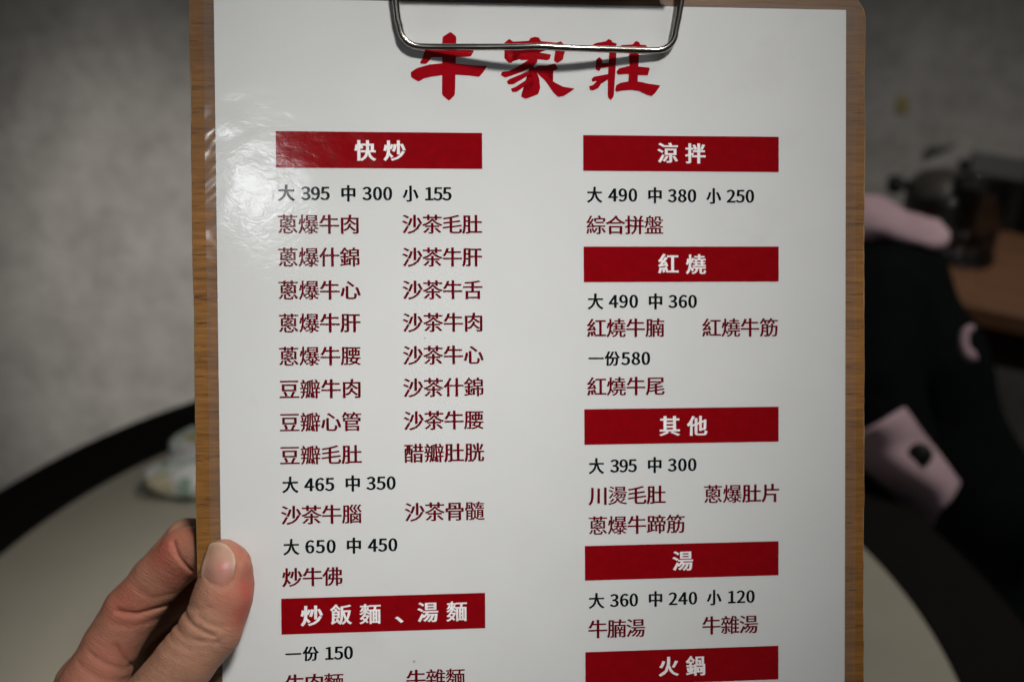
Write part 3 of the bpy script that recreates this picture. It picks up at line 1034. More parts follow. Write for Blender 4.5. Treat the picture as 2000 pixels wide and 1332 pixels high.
# each character's outlines in thousandths of an em: loops of x, y, x, y ...
OUTLINES = [
[[170,840,170,-79,245,-79,245,840], [80,647,69,559,52,468,28,390,87,369,111,453,128,549,137,639], [247,656,277,592,303,526,321,469,377,497,359,552,331,617,300,679], [805,381,650,381,653,424,655,466,655,507,655,610,805,610], [580,840,580,681,384,681,384,610,580,610,580,507,580,466,578,424,575,381,330,381,330,308,565,308,523,186,439,72,297,-26,316,-44,336,-65,350,-84,489,18,578,135,628,260,698,115,795,-1,920,-83,935,-59,955,-33,974,-13,849,60,752,170,684,308,965,308,965,381,879,381,879,681,655,681,655,840]],
[[82,635,74,550,60,464,38,391,96,368,118,449,133,540,139,628], [356,665,336,595,310,521,283,456,329,435,358,497,389,568,418,640], [493,670,474,560,449,456,416,368,437,360,460,348,479,337,513,430,541,540,563,657], [775,662,821,569,861,473,887,387,955,412,928,497,887,592,839,684], [839,351,738,181,579,62,360,-11,376,-31,390,-55,401,-77,632,8,801,141,909,329], [633,840,633,221,705,221,705,840], [195,835,195,493,186,309,143,130,41,-30,60,-45,79,-65,94,-84,163,5,211,101,241,202,284,152,326,101,357,59,407,115,365,162,304,228,255,279,262,350,265,421,266,493,266,835]],
[[461,839,460,753,456,657,446,553,62,553,62,476,433,476,370,288,246,117,43,-16,64,-35,85,-57,100,-78,302,58,430,229,501,419,597,209,729,41,902,-78,918,-54,938,-29,958,-8,785,104,653,270,563,476,942,476,942,553,526,553,536,656,541,752,542,839]],
[[458,840,458,661,96,661,96,186,171,186,171,248,458,248,458,-79,537,-79,537,248,825,248,825,191,902,191,902,661,537,661,537,840], [171,322,171,588,458,588,458,322], [825,322,537,322,537,588,825,588]],
[[464,826,464,24,461,8,452,0,436,-3,400,-4,341,-4,270,-2,282,-27,293,-55,301,-80,385,-80,448,-76,494,-66,523,-50,540,-21,545,24,545,826], [705,571,787,417,855,259,895,121,976,154,933,291,862,447,777,598], [202,591,167,448,110,302,32,178,56,167,82,152,103,138,184,269,244,423,286,577]],
[[736,153,795,92,848,28,886,-29,949,4,909,62,854,125,794,184], [308,180,308,24,319,-32,357,-60,435,-68,489,-68,570,-68,624,-68,686,-58,720,-17,735,65,713,71,689,80,669,91,663,29,648,2,617,-4,563,-4,490,-4,441,-4,403,-2,385,6,380,25,380,180], [179,177,151,111,114,44,69,-13,133,-45,177,14,213,83,242,152], [629,840,629,779,366,779,366,840,293,840,293,779,57,779,57,717,293,717,293,639,366,639,366,717,629,717,629,639,702,639,702,717,947,717,947,779,702,779,702,840], [366,412,398,403,430,393,463,382,404,361,343,344,282,332,293,320,304,305,312,292,385,309,457,331,526,360,583,337,635,313,677,290,710,327,672,347,627,367,577,387,624,420,665,459,698,502,662,522,652,519,495,519,509,532,522,545,534,558,512,562,779,562,779,289,223,289,223,562,472,562,421,519,351,477,264,440,277,431,291,420,302,407,352,429,398,452,439,477,614,477,587,452,555,429,520,408,478,422,437,434,398,445], [414,201,471,159,525,112,565,69,617,112,579,152,527,195,472,234,851,234,851,616,495,616,509,638,523,660,536,683,458,697,448,672,436,644,422,616,154,616,154,234,455,234]],
[[84,635,76,551,61,465,39,391,89,371,111,451,125,542,132,629], [300,658,286,589,267,515,247,450,289,432,311,493,334,566,356,637], [454,180,480,153,504,125,521,98,570,132,552,157,527,184,501,210], [462,652,831,652,831,591,462,591], [462,760,831,760,831,700,462,700], [165,835,165,491,157,308,121,131,35,-30,52,-43,69,-60,83,-76,137,6,177,94,203,186,238,132,271,78,295,34,344,84,310,135,259,207,216,266,224,341,227,416,228,491,228,835], [717,423,717,351,564,351,564,423], [717,479,564,479,564,539,717,539], [395,811,395,539,496,539,496,479,368,479,368,423,496,423,496,351,332,351,332,295,486,295,434,252,375,215,316,188,331,175,346,158,357,141,429,182,499,236,556,295,747,295,800,232,865,175,935,133,947,149,962,166,977,180,917,209,859,249,809,295,952,295,952,351,787,351,787,423,924,423,924,479,787,479,787,539,900,539,900,811], [330,12,356,-42,611,63,611,-11,610,-19,605,-23,595,-25,576,-26,543,-25,501,-24,511,-42,520,-62,526,-79,579,-79,618,-77,647,-70,666,-58,676,-40,678,-12,678,59,757,24,829,-12,888,-47,929,-1,881,27,822,56,757,85,783,112,809,141,834,171,786,200,763,170,736,136,707,105,678,115,678,266,611,266,611,116,508,77,411,41]],
[[472,840,472,657,260,657,278,703,294,750,309,798,232,813,186,679,126,558,52,458,76,447,102,432,123,418,159,467,194,523,227,584,472,584,472,345,52,345,52,271,472,271,472,-79,551,-79,551,271,950,271,950,345,551,345,551,584,894,584,894,657,551,657,551,840]],
[[96,692,96,-80,171,-80,171,619,444,619,399,525,325,449,213,390,230,374,246,353,258,334,357,383,430,444,483,517,575,460,662,399,730,346,780,405,704,460,609,522,511,580,524,619,830,619,830,17,828,3,821,-4,807,-7,776,-8,724,-7,661,-5,671,-30,680,-58,685,-82,761,-81,819,-77,861,-68,887,-51,900,-24,904,15,904,692,540,692,547,738,553,787,557,837,478,837,474,786,469,738,462,692], [472,405,434,287,353,181,209,101,226,84,242,64,254,45,356,95,433,158,487,230,573,167,655,101,718,44,773,99,701,160,610,229,518,294,531,330,541,367,549,405]],
[[420,670,389,547,347,432,296,336,319,324,343,310,363,297,414,400,459,523,495,656], [755,660,812,566,861,467,893,379,962,410,928,497,878,594,819,688], [824,384,715,192,542,61,298,-18,314,-39,329,-64,340,-87,596,4,778,151,894,360], [583,832,583,228,660,228,660,832], [91,774,160,740,227,700,280,662,325,723,271,760,202,797,133,828], [37,499,104,465,170,426,221,390,264,452,212,487,145,523,78,554], [70,-16,134,-66,194,36,256,148,312,258,256,306,195,189,129,77]],
[[276,197,224,124,157,59,82,5,102,-10,125,-28,143,-44,220,17,291,92,350,176], [632,162,712,95,787,23,844,-41,906,3,848,67,771,137,691,202], [463,440,463,312,176,312,176,241,463,241,463,3,462,-6,457,-12,446,-13,423,-14,386,-14,340,-13,350,-35,358,-60,364,-83,422,-82,468,-79,502,-71,526,-57,538,-33,541,2,541,241,823,241,823,312,541,312,541,440], [646,840,646,740,350,740,350,840,274,840,274,740,62,740,62,670,274,670,274,575,350,575,350,670,646,670,646,575,723,575,723,670,941,670,941,740,723,740,723,840], [488,651,379,533,225,433,39,356,56,337,73,314,87,293,248,362,389,447,503,550,629,449,773,362,918,298,932,320,950,343,969,363,815,422,665,506,543,600,559,623]],
[[60,240,70,168,400,211,400,77,414,-9,462,-51,557,-63,629,-63,740,-63,812,-63,897,-46,942,12,962,121,937,128,911,140,888,153,878,65,855,22,809,11,733,11,630,11,560,11,507,16,483,35,477,76,477,222,937,282,926,352,477,294,477,450,870,505,859,575,477,522,477,678,604,707,722,739,826,774,761,834,569,773,327,722,72,682,81,662,90,638,95,616,195,630,298,646,400,663,400,512,91,469,101,397,400,439,400,284]],
[[99,803,99,443,95,282,76,110,28,-47,49,-57,72,-70,90,-83,126,22,150,138,162,259,315,259,315,18,314,8,308,2,298,0,278,0,244,0,202,1,211,-22,218,-48,223,-71,280,-70,322,-66,352,-57,372,-41,382,-17,385,17,385,803], [168,733,315,733,315,569,168,569], [168,499,315,499,315,330,166,330,167,369,168,407,168,443], [651,829,651,525,449,525,449,451,651,451,651,37,414,37,414,-37,960,-37,960,37,726,37,726,451,942,451,942,525,726,525,726,829]],
[[291,836,222,684,134,545,36,431,52,408,68,380,79,357,117,398,153,443,189,491,189,-78,262,-78,262,607,299,675,332,744,361,815], [607,830,607,494,327,494,327,420,607,420,607,-80,685,-80,685,420,955,420,955,494,685,494,685,830]],
[[545,549,850,549,850,464,545,464], [545,688,850,688,850,604,545,604], [74,286,93,222,107,157,114,99,171,114,162,171,147,236,127,299], [363,311,351,250,335,184,318,126,366,110,385,165,404,229,423,294], [461,331,461,-1,529,-1,529,264,658,264,658,-79,728,-79,728,264,872,264,872,74,871,66,867,62,859,61,843,61,817,61,784,62,794,41,802,18,807,-3,851,-2,886,1,912,9,930,23,938,44,940,72,940,331,728,331,728,406,921,406,921,745,709,745,721,772,733,802,744,831,664,844,658,813,649,779,638,745,477,745,477,406,658,406,658,331], [233,844,176,745,105,656,27,581,40,558,52,532,61,511,76,524,91,538,106,552,106,528,214,528,214,422,62,422,62,356,214,356,214,47,46,18,63,-50,177,-29,307,-4,441,22,437,87,281,59,281,356,424,356,424,422,281,422,281,528,400,528,400,593,144,593,181,638,216,685,248,733,306,690,361,646,403,606,446,658,400,698,341,743,279,786,297,822]],
[[431,442,431,367,654,367,654,-79,732,-79,732,367,962,367,962,442,732,442,732,713,929,713,929,788,462,788,462,713,654,713,654,442], [108,803,108,444,104,283,83,111,34,-46,55,-55,77,-68,95,-81,133,23,157,139,170,259,333,259,333,18,331,8,325,2,314,0,293,0,257,0,213,1,222,-22,230,-48,234,-71,294,-70,337,-67,369,-58,388,-41,399,-17,402,18,402,803], [176,733,333,733,333,569,176,569], [176,499,333,499,333,330,174,330,175,370,176,408,176,444]],
[[295,561,295,65,307,-12,351,-51,435,-62,492,-62,579,-62,637,-62,723,-40,766,36,784,184,760,192,735,204,712,218,703,87,680,25,634,9,574,9,495,9,441,9,398,13,378,30,373,65,373,561], [135,486,114,358,83,225,44,108,120,76,157,200,187,340,207,472], [761,485,816,357,862,223,892,105,966,135,935,252,887,384,831,512], [342,756,442,681,538,600,611,527,665,584,590,655,492,733,393,805]],
[[782,834,603,788,368,760,124,746,131,726,138,703,142,682,246,686,352,692,460,701,460,544,53,544,53,474,460,474,460,314,173,314,173,-86,250,-86,250,-38,759,-38,759,-76,838,-76,838,314,537,314,537,474,950,474,950,544,537,544,537,710,652,728,757,750,847,779], [250,31,250,245,759,245,759,31]],
[[91,803,91,444,87,283,68,111,22,-46,41,-54,62,-66,79,-78,114,25,136,140,148,259,273,259,273,16,272,6,267,0,257,-2,237,-2,204,-2,162,-1,171,-22,178,-46,182,-67,237,-67,277,-63,306,-55,324,-40,334,-16,337,15,337,803], [154,735,273,735,273,569,154,569], [154,500,273,500,273,329,152,329,153,369,154,408,154,444], [399,640,399,378,901,378,901,640,762,640,762,722,932,722,932,789,373,789,373,722,548,722,548,640], [610,722,698,722,698,640,610,640], [775,229,751,175,719,128,678,88,625,106,572,123,518,139,537,167,556,197,575,229], [417,107,484,88,549,68,613,46,544,17,463,-5,367,-21,379,-39,389,-60,397,-81,513,-57,611,-25,691,16,766,-15,834,-45,891,-76,943,-25,887,4,822,33,750,62,792,110,824,165,849,229,940,229,940,294,611,294,622,315,632,336,641,357,569,370,558,345,547,320,534,294,375,294,375,229,498,229,471,185,444,143], [460,576,552,576,552,442,460,442], [609,576,698,576,698,442,609,442], [757,576,838,576,838,442,757,442]],
[[78,788,78,719,917,719,917,788], [243,244,274,175,301,103,319,42,392,64,374,125,345,195,312,263], [247,541,734,541,734,355,247,355], [170,612,170,285,815,285,815,612], [676,262,646,184,608,101,567,25,56,25,56,-44,943,-44,943,25,644,25,683,93,723,168,759,241]],
[[683,614,700,558,712,499,717,447,773,462,766,513,753,571,736,628], [76,611,92,556,102,500,106,450,162,464,157,514,145,570,129,624], [420,-46,439,-36,480,-22,563,2,571,-61,615,-52,604,26,587,115,566,201,524,192,534,150,544,105,553,60,459,39,500,211,516,384,518,541,518,737,565,750,577,418,607,133,666,-79,679,-63,695,-47,710,-34,654,166,625,444,614,766,663,785,609,832,539,804,453,779,361,757,361,562,357,372,334,160,280,-41,295,-49,313,-61,327,-73,384,138,410,363,416,562,416,714,466,725,466,541,463,362,440,172,378,-5,393,-17,409,-32], [117,814,134,779,150,743,164,707,49,707,49,644,332,644,332,707,236,707,220,747,200,790,179,830], [53,263,53,200,159,200,148,118,116,36,55,-33,71,-48,87,-66,100,-82,173,4,212,102,227,200,323,200,323,263,228,263,228,378,336,378,336,441,260,441,277,496,294,556,311,616,251,629,239,568,223,502,206,441,41,441,41,378,160,378,160,263], [871,633,859,570,843,502,825,440,652,440,652,377,769,377,769,244,671,244,671,181,769,181,769,-79,838,-79,838,181,951,181,951,244,838,244,838,377,962,377,962,440,881,440,898,497,915,558,931,619], [737,818,754,782,770,744,784,707,656,707,656,644,949,644,949,707,853,707,838,748,818,792,798,834]],
[[211,438,211,-81,287,-81,287,-47,771,-47,771,-79,845,-79,845,168,287,168,287,237,792,237,792,438], [771,12,287,12,287,109,771,109], [440,623,451,602,461,581,471,559,101,559,101,394,174,394,174,500,839,500,839,394,915,394,915,559,548,559,537,585,522,612,507,637], [287,380,719,380,719,294,287,294], [167,844,136,759,94,681,43,616,65,605,89,592,108,580,136,616,163,658,189,703,258,703,280,664,298,626,311,592,375,614,364,641,349,672,331,703,484,703,484,758,214,758,224,782,232,806,240,830], [590,842,567,771,533,706,492,651,513,640,536,628,554,616,575,642,594,670,612,702,683,702,712,663,737,623,755,589,816,616,802,642,783,672,761,702,940,702,940,758,638,758,647,781,656,805,663,829]],
[[124,161,358,161,358,56,124,56], [124,217,124,293,133,286,142,278,149,271,190,334,210,402,215,467,215,544,262,544,262,376,267,341,282,325,311,321,323,321,341,321,353,321,358,321,358,217], [47,796,47,732,163,732,163,608,69,608,69,-75,124,-75,124,-5,358,-5,358,-62,415,-62,415,608,315,608,315,732,432,732,432,796], [215,608,215,732,263,732,263,608], [124,306,124,544,174,544,174,468,171,415,156,359], [302,544,358,544,358,365,356,364,352,364,345,364,335,364,323,364,315,364,307,365,303,368,302,377], [778,840,778,708,624,708,624,840,560,840,560,708,465,708,465,642,560,642,560,510,446,510,446,442,956,442,956,510,843,510,843,642,927,642,927,708,843,708,843,840], [624,642,778,642,778,510,624,510], [573,133,831,133,831,27,573,27], [573,194,573,297,831,297,831,194], [508,361,508,-80,573,-80,573,-35,831,-35,831,-75,898,-75,898,361]],
[[434,762,467,675,494,585,509,506,576,526,559,605,531,694,496,780], [847,789,822,701,790,608,758,527,817,506,852,584,888,675,921,767], [634,833,634,454,407,454,407,383,543,383,525,211,473,73,364,-25,381,-42,398,-63,411,-84,533,30,592,187,613,383,710,383,710,36,717,-25,743,-56,794,-65,820,-65,855,-65,880,-65,929,-49,955,9,966,125,944,132,921,143,902,156,899,58,890,13,873,3,852,3,825,3,805,3,790,5,783,15,781,36,781,383,953,383,953,454,705,454,705,833], [101,803,101,418,98,265,81,103,39,-46,59,-55,81,-67,99,-80,133,24,153,141,164,261,290,261,290,11,289,1,284,-4,274,-6,256,-6,226,-5,188,-4,197,-26,204,-51,208,-72,259,-71,298,-68,325,-59,343,-44,352,-21,355,11,355,803], [168,736,290,736,290,569,168,569], [168,502,290,502,290,329,167,329,168,418]],
[[490,838,461,781,424,716,383,651,436,579,480,509,512,448,572,477,543,529,502,590,457,652,491,707,526,765,556,821], [868,838,835,782,792,717,745,652,807,580,859,510,897,450,959,482,923,534,876,594,824,653,863,707,902,764,937,819], [620,487,613,460,603,430,592,400,421,400,421,-79,489,-79,489,-39,861,-39,861,-75,931,-75,931,400,670,400,698,456,758,486,726,537,684,596,637,656,673,710,709,766,741,821,674,838,644,783,605,718,562,654,611,592,655,531,688,475], [489,24,489,337,861,337,861,24], [534,256,568,234,603,209,637,183,596,149,553,117,508,89,523,76,538,61,550,47,596,78,641,111,683,147,719,116,752,87,778,60,821,105,795,131,763,158,727,188,759,222,787,257,813,293,758,321,736,289,709,256,679,223,644,248,609,272,575,294], [100,803,100,444,96,283,78,111,32,-46,52,-55,74,-67,91,-79,126,25,147,140,159,259,284,259,284,8,282,-3,277,-8,267,-10,248,-11,215,-11,174,-10,183,-32,190,-57,195,-79,250,-79,291,-75,320,-66,338,-50,348,-26,351,7,351,803], [165,735,284,735,284,569,165,569], [165,500,284,500,284,329,163,329,164,369,165,408,165,444]],
[[219,797,219,538,79,538,79,346,148,346,148,472,849,472,849,346,921,346,921,538,780,538,780,797], [291,538,291,622,495,622,495,538], [705,538,562,538,562,674,291,674,291,737,705,737], [719,349,719,273,280,273,280,349], [209,410,209,-80,280,-80,280,80,719,80,719,0,717,-10,711,-16,699,-18,672,-19,627,-19,572,-18,582,-37,590,-59,595,-80,663,-79,715,-76,753,-69,776,-56,788,-34,791,-1,791,410], [280,217,719,217,719,138,280,138]],
[[417,742,451,684,480,624,502,572,553,599,531,651,500,710,465,766], [680,839,675,811,669,784,662,757,566,757,566,702,645,702,614,630,575,567,528,514,545,503,564,488,578,475,630,539,673,615,708,702,954,702,954,757,725,757,731,780,736,804,741,829], [644,532,644,480,954,480,954,532,829,532,829,600,926,600,926,650,690,650,690,600,767,600,767,532], [692,281,858,281,858,226,692,226], [692,328,692,380,858,380,858,328], [629,430,629,52,692,52,692,177,858,177,858,112,857,106,853,102,846,101,831,100,807,100,776,101,783,84,790,66,795,49,838,49,871,52,896,58,912,70,920,87,922,112,922,430], [52,539,52,403,104,403,104,-77,165,-77,165,103,328,103,328,-9,327,-17,323,-21,315,-23,298,-23,271,-23,237,-22,245,-40,252,-60,257,-77,302,-77,337,-74,362,-67,379,-54,387,-36,389,-10,389,408,421,408,421,361,488,361,488,79,457,56,426,23,393,-17,441,-80,472,-27,502,14,528,30,549,22,575,4,606,-20,657,-49,715,-65,784,-70,841,-69,905,-67,960,-64,963,-41,970,-14,976,8,912,2,844,-1,785,-2,720,2,666,15,619,40,592,59,570,75,550,87,550,426,434,426,434,539,385,539,385,807,100,807,100,539], [165,234,328,234,328,158,165,158], [165,288,165,358,328,358,328,288], [365,418,111,418,111,484,373,484,373,418], [158,539,158,632,220,632,220,539], [324,539,267,539,267,683,158,683,158,746,324,746]],
[[484,829,484,692,313,692,313,626,484,626,484,494,331,494,318,405,302,312,285,232,474,232,443,132,380,42,275,-33,292,-48,309,-66,323,-83,441,4,511,111,543,232,667,232,667,-79,734,-79,734,232,877,232,873,147,867,98,859,75,852,70,844,67,833,66,816,66,791,67,760,70,768,50,774,28,777,7,812,6,843,6,866,7,886,11,902,18,916,30,930,67,939,143,945,269,946,281,946,292,946,297,734,297,734,429,916,429,916,692,734,692,734,829,667,829,667,692,552,692,552,829], [388,429,484,429,484,375,484,349,483,323,482,297,366,297], [667,429,667,297,550,297,551,322,552,348,552,375,552,429], [667,626,667,494,552,494,552,626], [734,626,848,626,848,494,734,494], [264,836,197,687,112,550,16,437,32,414,47,386,58,363,93,401,127,442,160,487,160,-78,232,-78,232,600,270,670,305,742,335,815]],
[[885,814,777,784,642,762,503,748,503,429,498,273,472,107,410,-45,430,-54,451,-68,468,-82,533,81,562,261,569,429,569,492,573,492,607,360,651,240,705,133,653,69,596,17,535,-23,552,-39,568,-59,580,-77,639,-36,695,14,745,73,796,14,853,-36,917,-78,930,-58,947,-38,964,-21,897,19,838,71,786,132,846,249,892,388,924,548,881,561,869,559,569,559,569,694,700,707,827,728,933,759], [848,492,822,383,787,284,744,195,699,286,663,385,636,492], [349,359,349,273,169,273,169,359], [349,416,169,416,169,493,349,493], [284,170,317,106,169,45,169,215,412,215,412,550,302,550,291,584,278,622,263,657,208,638,218,610,228,580,238,550,104,550,104,74,96,40,78,17,59,4,71,-17,81,-42,89,-64,90,-67,101,-58,135,-38,208,-4,340,55,352,27,362,0,370,-23,426,6,402,63,370,129,336,194], [243,846,184,761,108,686,25,625,37,603,50,577,58,556,126,609,191,672,250,742,313,690,373,637,418,589,460,643,412,691,350,744,285,795,301,823]],
[[674,336,750,336,750,213,674,213], [674,394,674,511,750,511,750,394], [674,155,750,155,750,33,674,33], [620,33,544,33,544,511,620,511], [802,33,802,511,876,511,876,33], [485,578,485,-79,544,-79,544,-33,876,-33,876,-77,936,-77,936,578,733,578,762,717,956,717,956,784,466,784,466,717,690,717,682,669,672,622,663,578], [153,149,178,130,204,110,230,88,170,42,103,5,32,-24,46,-41,60,-62,70,-81,144,-48,214,-6,277,45,306,16,331,-12,351,-37,400,5,378,31,351,59,320,89,367,151,406,221,436,301,395,322,383,320,246,320,255,337,263,354,271,371,267,372,298,372,298,471,346,432,392,393,426,361,462,413,417,446,353,492,298,530,298,549,310,539,323,528,333,518,347,533,361,551,373,569,396,545,417,522,435,502,468,539,449,562,423,588,395,614,403,635,409,657,415,679,369,688,354,637,330,591,298,553,298,707,450,707,450,765,298,765,298,841,236,841,236,765,57,765,57,707,236,707,236,555,179,491,107,434,32,392,46,379,61,363,72,347,129,383,185,429,236,482,236,381,209,388,166,305,109,231,42,169,58,154,74,135,87,119,132,161,175,210,213,264,354,264,331,215,303,171,272,130,247,150,223,168,199,186], [136,689,117,622,87,564,45,517,59,508,74,497,86,487,109,512,129,540,147,571,164,552,180,534,192,517,225,554,209,574,189,595,167,616,174,637,179,658,184,680]],
[[273,-56,341,2,271,79,193,157,117,224,52,167,127,101,203,24]],
[[464,618,801,618,801,541,464,541], [464,749,801,749,801,673,464,673], [392,806,392,484,875,484,875,806], [89,777,152,742,213,702,259,663,303,725,256,762,195,799,132,831], [38,507,102,475,163,438,210,402,253,463,205,498,144,534,80,563], [59,-21,126,-67,179,35,233,146,281,256,222,301,169,184,112,72], [298,421,298,358,441,358,389,283,326,217,257,161,276,147,295,130,310,115,350,148,390,185,427,226,524,226,464,138,391,60,310,-3,328,-18,348,-36,363,-51,451,25,532,120,599,226,698,226,651,124,589,36,514,-36,533,-49,554,-65,570,-79,649,4,717,107,769,226,852,226,839,103,825,29,809,-4,802,-11,792,-14,779,-14,759,-14,730,-13,695,-10,704,-31,711,-54,714,-77,753,-78,787,-78,813,-77,835,-73,854,-65,870,-51,893,-3,910,94,925,256,927,269,928,281,928,287,474,287,489,310,504,334,517,358,961,358,961,421]],
[[44,431,44,349,960,349,960,431]],
[[754,820,686,807,739,635,815,499,920,386,934,409,953,431,972,449,875,546,804,665], [259,836,198,687,121,551,33,437,49,414,65,386,77,363,106,397,134,434,161,474,161,-80,236,-80,236,600,271,670,302,742,330,815], [503,814,451,667,377,542,282,443,299,423,317,398,330,377,353,397,374,419,395,442,395,378,523,378,488,204,417,69,302,-26,320,-43,340,-63,354,-81,478,29,556,181,597,378,776,378,763,175,747,57,728,7,718,-2,707,-6,693,-7,668,-7,632,-5,588,-2,598,-24,606,-48,609,-72,654,-73,694,-73,726,-72,752,-67,773,-57,792,-39,818,26,836,168,851,414,852,427,852,441,852,448,400,448,473,550,532,668,577,798]],
[[706,804,733,755,757,704,773,659,842,686,824,730,800,779,772,827], [133,207,110,136,80,68,42,11,61,2,82,-11,99,-22,137,40,170,114,196,194], [355,188,388,129,416,67,436,12,496,37,475,90,446,151,412,209], [149,648,124,554,86,469,36,400,53,387,71,371,85,357,116,396,143,441,167,491,188,469,206,448,220,429,260,471,241,495,216,521,188,546,197,575,205,605,212,636], [252,377,252,304,50,304,50,237,252,237,252,-1,251,-8,247,-13,239,-14,223,-14,198,-14,167,-13,175,-31,182,-51,187,-69,233,-69,268,-66,294,-60,311,-48,320,-29,323,-2,323,237,499,237,499,304,323,304,323,377,287,377,312,409,335,445,356,484,387,446,416,410,437,378,484,416,456,454,419,498,380,540,390,570,399,600,407,631,344,643,318,555,280,477,231,412,245,402,260,389,274,377], [218,820,235,790,252,759,266,730,54,730,54,662,493,662,493,730,313,730,343,741,329,772,309,808,287,842], [613,382,745,382,745,245,613,245], [613,446,613,581,745,581,745,446], [612,837,569,703,514,580,448,477,468,462,489,444,505,429,518,448,531,467,544,488,544,-78,613,-78,613,-28,957,-28,957,41,813,41,813,180,941,180,941,245,813,245,813,382,940,382,940,446,813,446,813,581,951,581,951,649,623,649,644,705,664,762,682,820], [613,180,745,180,745,41,613,41]],
[[456,506,809,506,809,358,456,358], [430,239,386,163,335,90,279,27,300,15,322,-1,340,-15,396,54,452,135,501,219], [756,212,805,136,851,57,886,-12,954,18,919,84,872,161,821,235], [88,774,155,741,219,701,269,662,311,724,260,761,194,799,127,829], [35,499,101,466,164,427,213,390,253,452,203,488,139,525,74,555], [68,-16,128,-67,187,35,248,147,303,257,251,306,190,189,126,77], [558,823,574,791,589,758,603,725,332,725,332,657,952,657,952,725,690,725,674,762,654,803,634,842], [383,573,383,291,596,291,596,10,594,1,588,-4,576,-6,549,-7,504,-6,450,-5,460,-26,470,-50,476,-71,545,-71,596,-68,634,-60,659,-46,671,-24,674,9,674,291,885,291,885,573]],
[[391,761,426,690,455,616,474,553,542,582,522,644,491,715,455,785], [850,797,825,722,792,642,759,573,820,553,855,619,891,697,925,776], [619,839,619,518,404,518,404,448,619,448,619,284,356,284,356,213,619,213,619,-80,694,-80,694,213,962,213,962,284,694,284,694,448,927,448,927,518,694,518,694,839], [181,840,181,639,42,639,42,568,181,568,181,350,28,308,49,235,181,276,181,7,179,-5,173,-10,162,-12,141,-13,105,-13,62,-12,72,-35,80,-59,85,-80,143,-79,187,-75,218,-67,239,-52,250,-28,253,7,253,298,376,337,366,404,253,371,253,568,365,568,365,639,253,639,253,840]],
[[497,533,497,467,855,467,855,533], [500,227,456,157,406,88,354,28,373,14,395,-2,412,-17,465,49,519,126,568,204], [780,201,826,130,870,57,901,-6,967,26,934,88,889,159,841,228], [185,189,196,116,205,41,210,-26,266,-12,260,54,250,128,238,201], [80,197,68,114,53,34,32,-35,50,-41,71,-49,88,-57,107,15,125,99,138,186], [291,210,307,159,322,107,333,62,385,81,375,125,359,176,341,226], [402,354,402,288,642,288,642,8,641,-1,635,-5,625,-7,605,-7,571,-7,528,-6,537,-27,545,-51,550,-73,606,-73,649,-70,680,-62,700,-47,710,-25,713,7,713,288,944,288,944,354], [605,824,622,788,639,751,654,714,417,714,417,546,486,546,486,649,866,649,866,546,938,546,938,714,736,714,720,755,698,800,675,842], [62,240,90,250,165,265,324,291,329,273,333,256,336,241,392,263,376,324,351,394,321,462,269,444,283,413,295,379,307,345,146,322,224,425,299,538,367,656,309,692,286,644,260,597,234,552,129,543,183,625,234,717,280,812,217,839,171,731,122,640,88,586,69,559,51,540,34,531,42,509,50,485,56,466,75,472,116,479,196,490,162,439,133,399,112,373,85,340,62,317,41,305,49,283,57,259]],
[[517,843,390,696,225,572,40,479,61,459,79,435,94,413,146,437,197,464,248,494,248,444,753,444,753,511,806,479,860,450,916,422,931,447,949,470,969,490,816,563,676,653,551,764,583,809], [277,513,360,573,437,639,506,710,584,635,664,570,749,513], [196,324,196,-78,272,-78,272,-22,738,-22,738,-74,817,-74,817,324], [272,48,272,256,738,256,738,48]],
[[453,806,489,746,520,685,541,631,610,663,586,715,553,774,517,832], [164,839,164,638,41,638,41,568,164,568,164,349,115,334,69,320,28,309,47,235,164,274,164,16,162,4,157,-1,147,-3,127,-3,95,-3,55,-2,64,-26,72,-53,77,-76,132,-75,173,-70,203,-61,223,-45,234,-20,237,16,237,298,336,332,326,400,237,372,237,568,337,568,337,638,237,638,237,839], [732,557,732,356,587,356,587,366,587,557], [809,838,784,769,752,694,719,628,393,628,393,557,514,557,514,366,514,356,360,356,360,284,511,284,491,172,438,62,336,-31,354,-47,373,-66,387,-84,500,27,561,154,584,284,732,284,732,-76,805,-76,805,284,951,284,951,356,805,356,805,557,928,557,928,628,794,628,825,686,857,749,888,811]],
[[232,660,260,633,285,603,303,575,345,603,326,630,300,658,271,683], [223,446,253,418,280,388,298,360,338,390,320,418,293,447,262,473], [40,555,40,499,127,499,113,423,83,348,33,280,49,268,67,252,81,237,139,317,173,407,189,499,399,499,399,336,398,328,393,323,384,321,366,321,335,321,296,322,305,303,312,281,316,262,365,262,404,265,432,273,445,280,454,291,459,305,470,290,480,273,488,258,561,277,630,301,695,331,764,295,840,267,922,246,933,267,948,288,964,305,890,320,820,341,756,368,809,414,854,467,889,529,849,549,836,547,514,547,514,492,588,492,541,477,569,438,601,403,639,370,583,348,524,330,461,316,462,336,462,768,305,768,336,831,269,842,261,819,251,794,240,768,131,768,131,583,131,555], [193,713,399,713,399,555,193,555,193,582], [565,803,565,735,559,689,533,644,476,601,491,588,507,570,519,553,586,609,618,671,627,733,627,747,760,747,760,676,766,626,787,599,833,591,854,591,884,591,906,591,924,591,942,593,956,596,954,613,952,632,950,650,936,648,919,646,904,646,885,646,858,646,839,646,829,648,825,657,824,675,824,803], [796,492,768,458,735,428,698,402,661,429,630,459,604,492], [163,237,163,11,45,11,45,-51,956,-51,956,11,837,11,837,237], [234,11,234,176,362,176,362,11], [432,11,432,176,563,176,563,11], [632,11,632,176,764,176,764,11]],
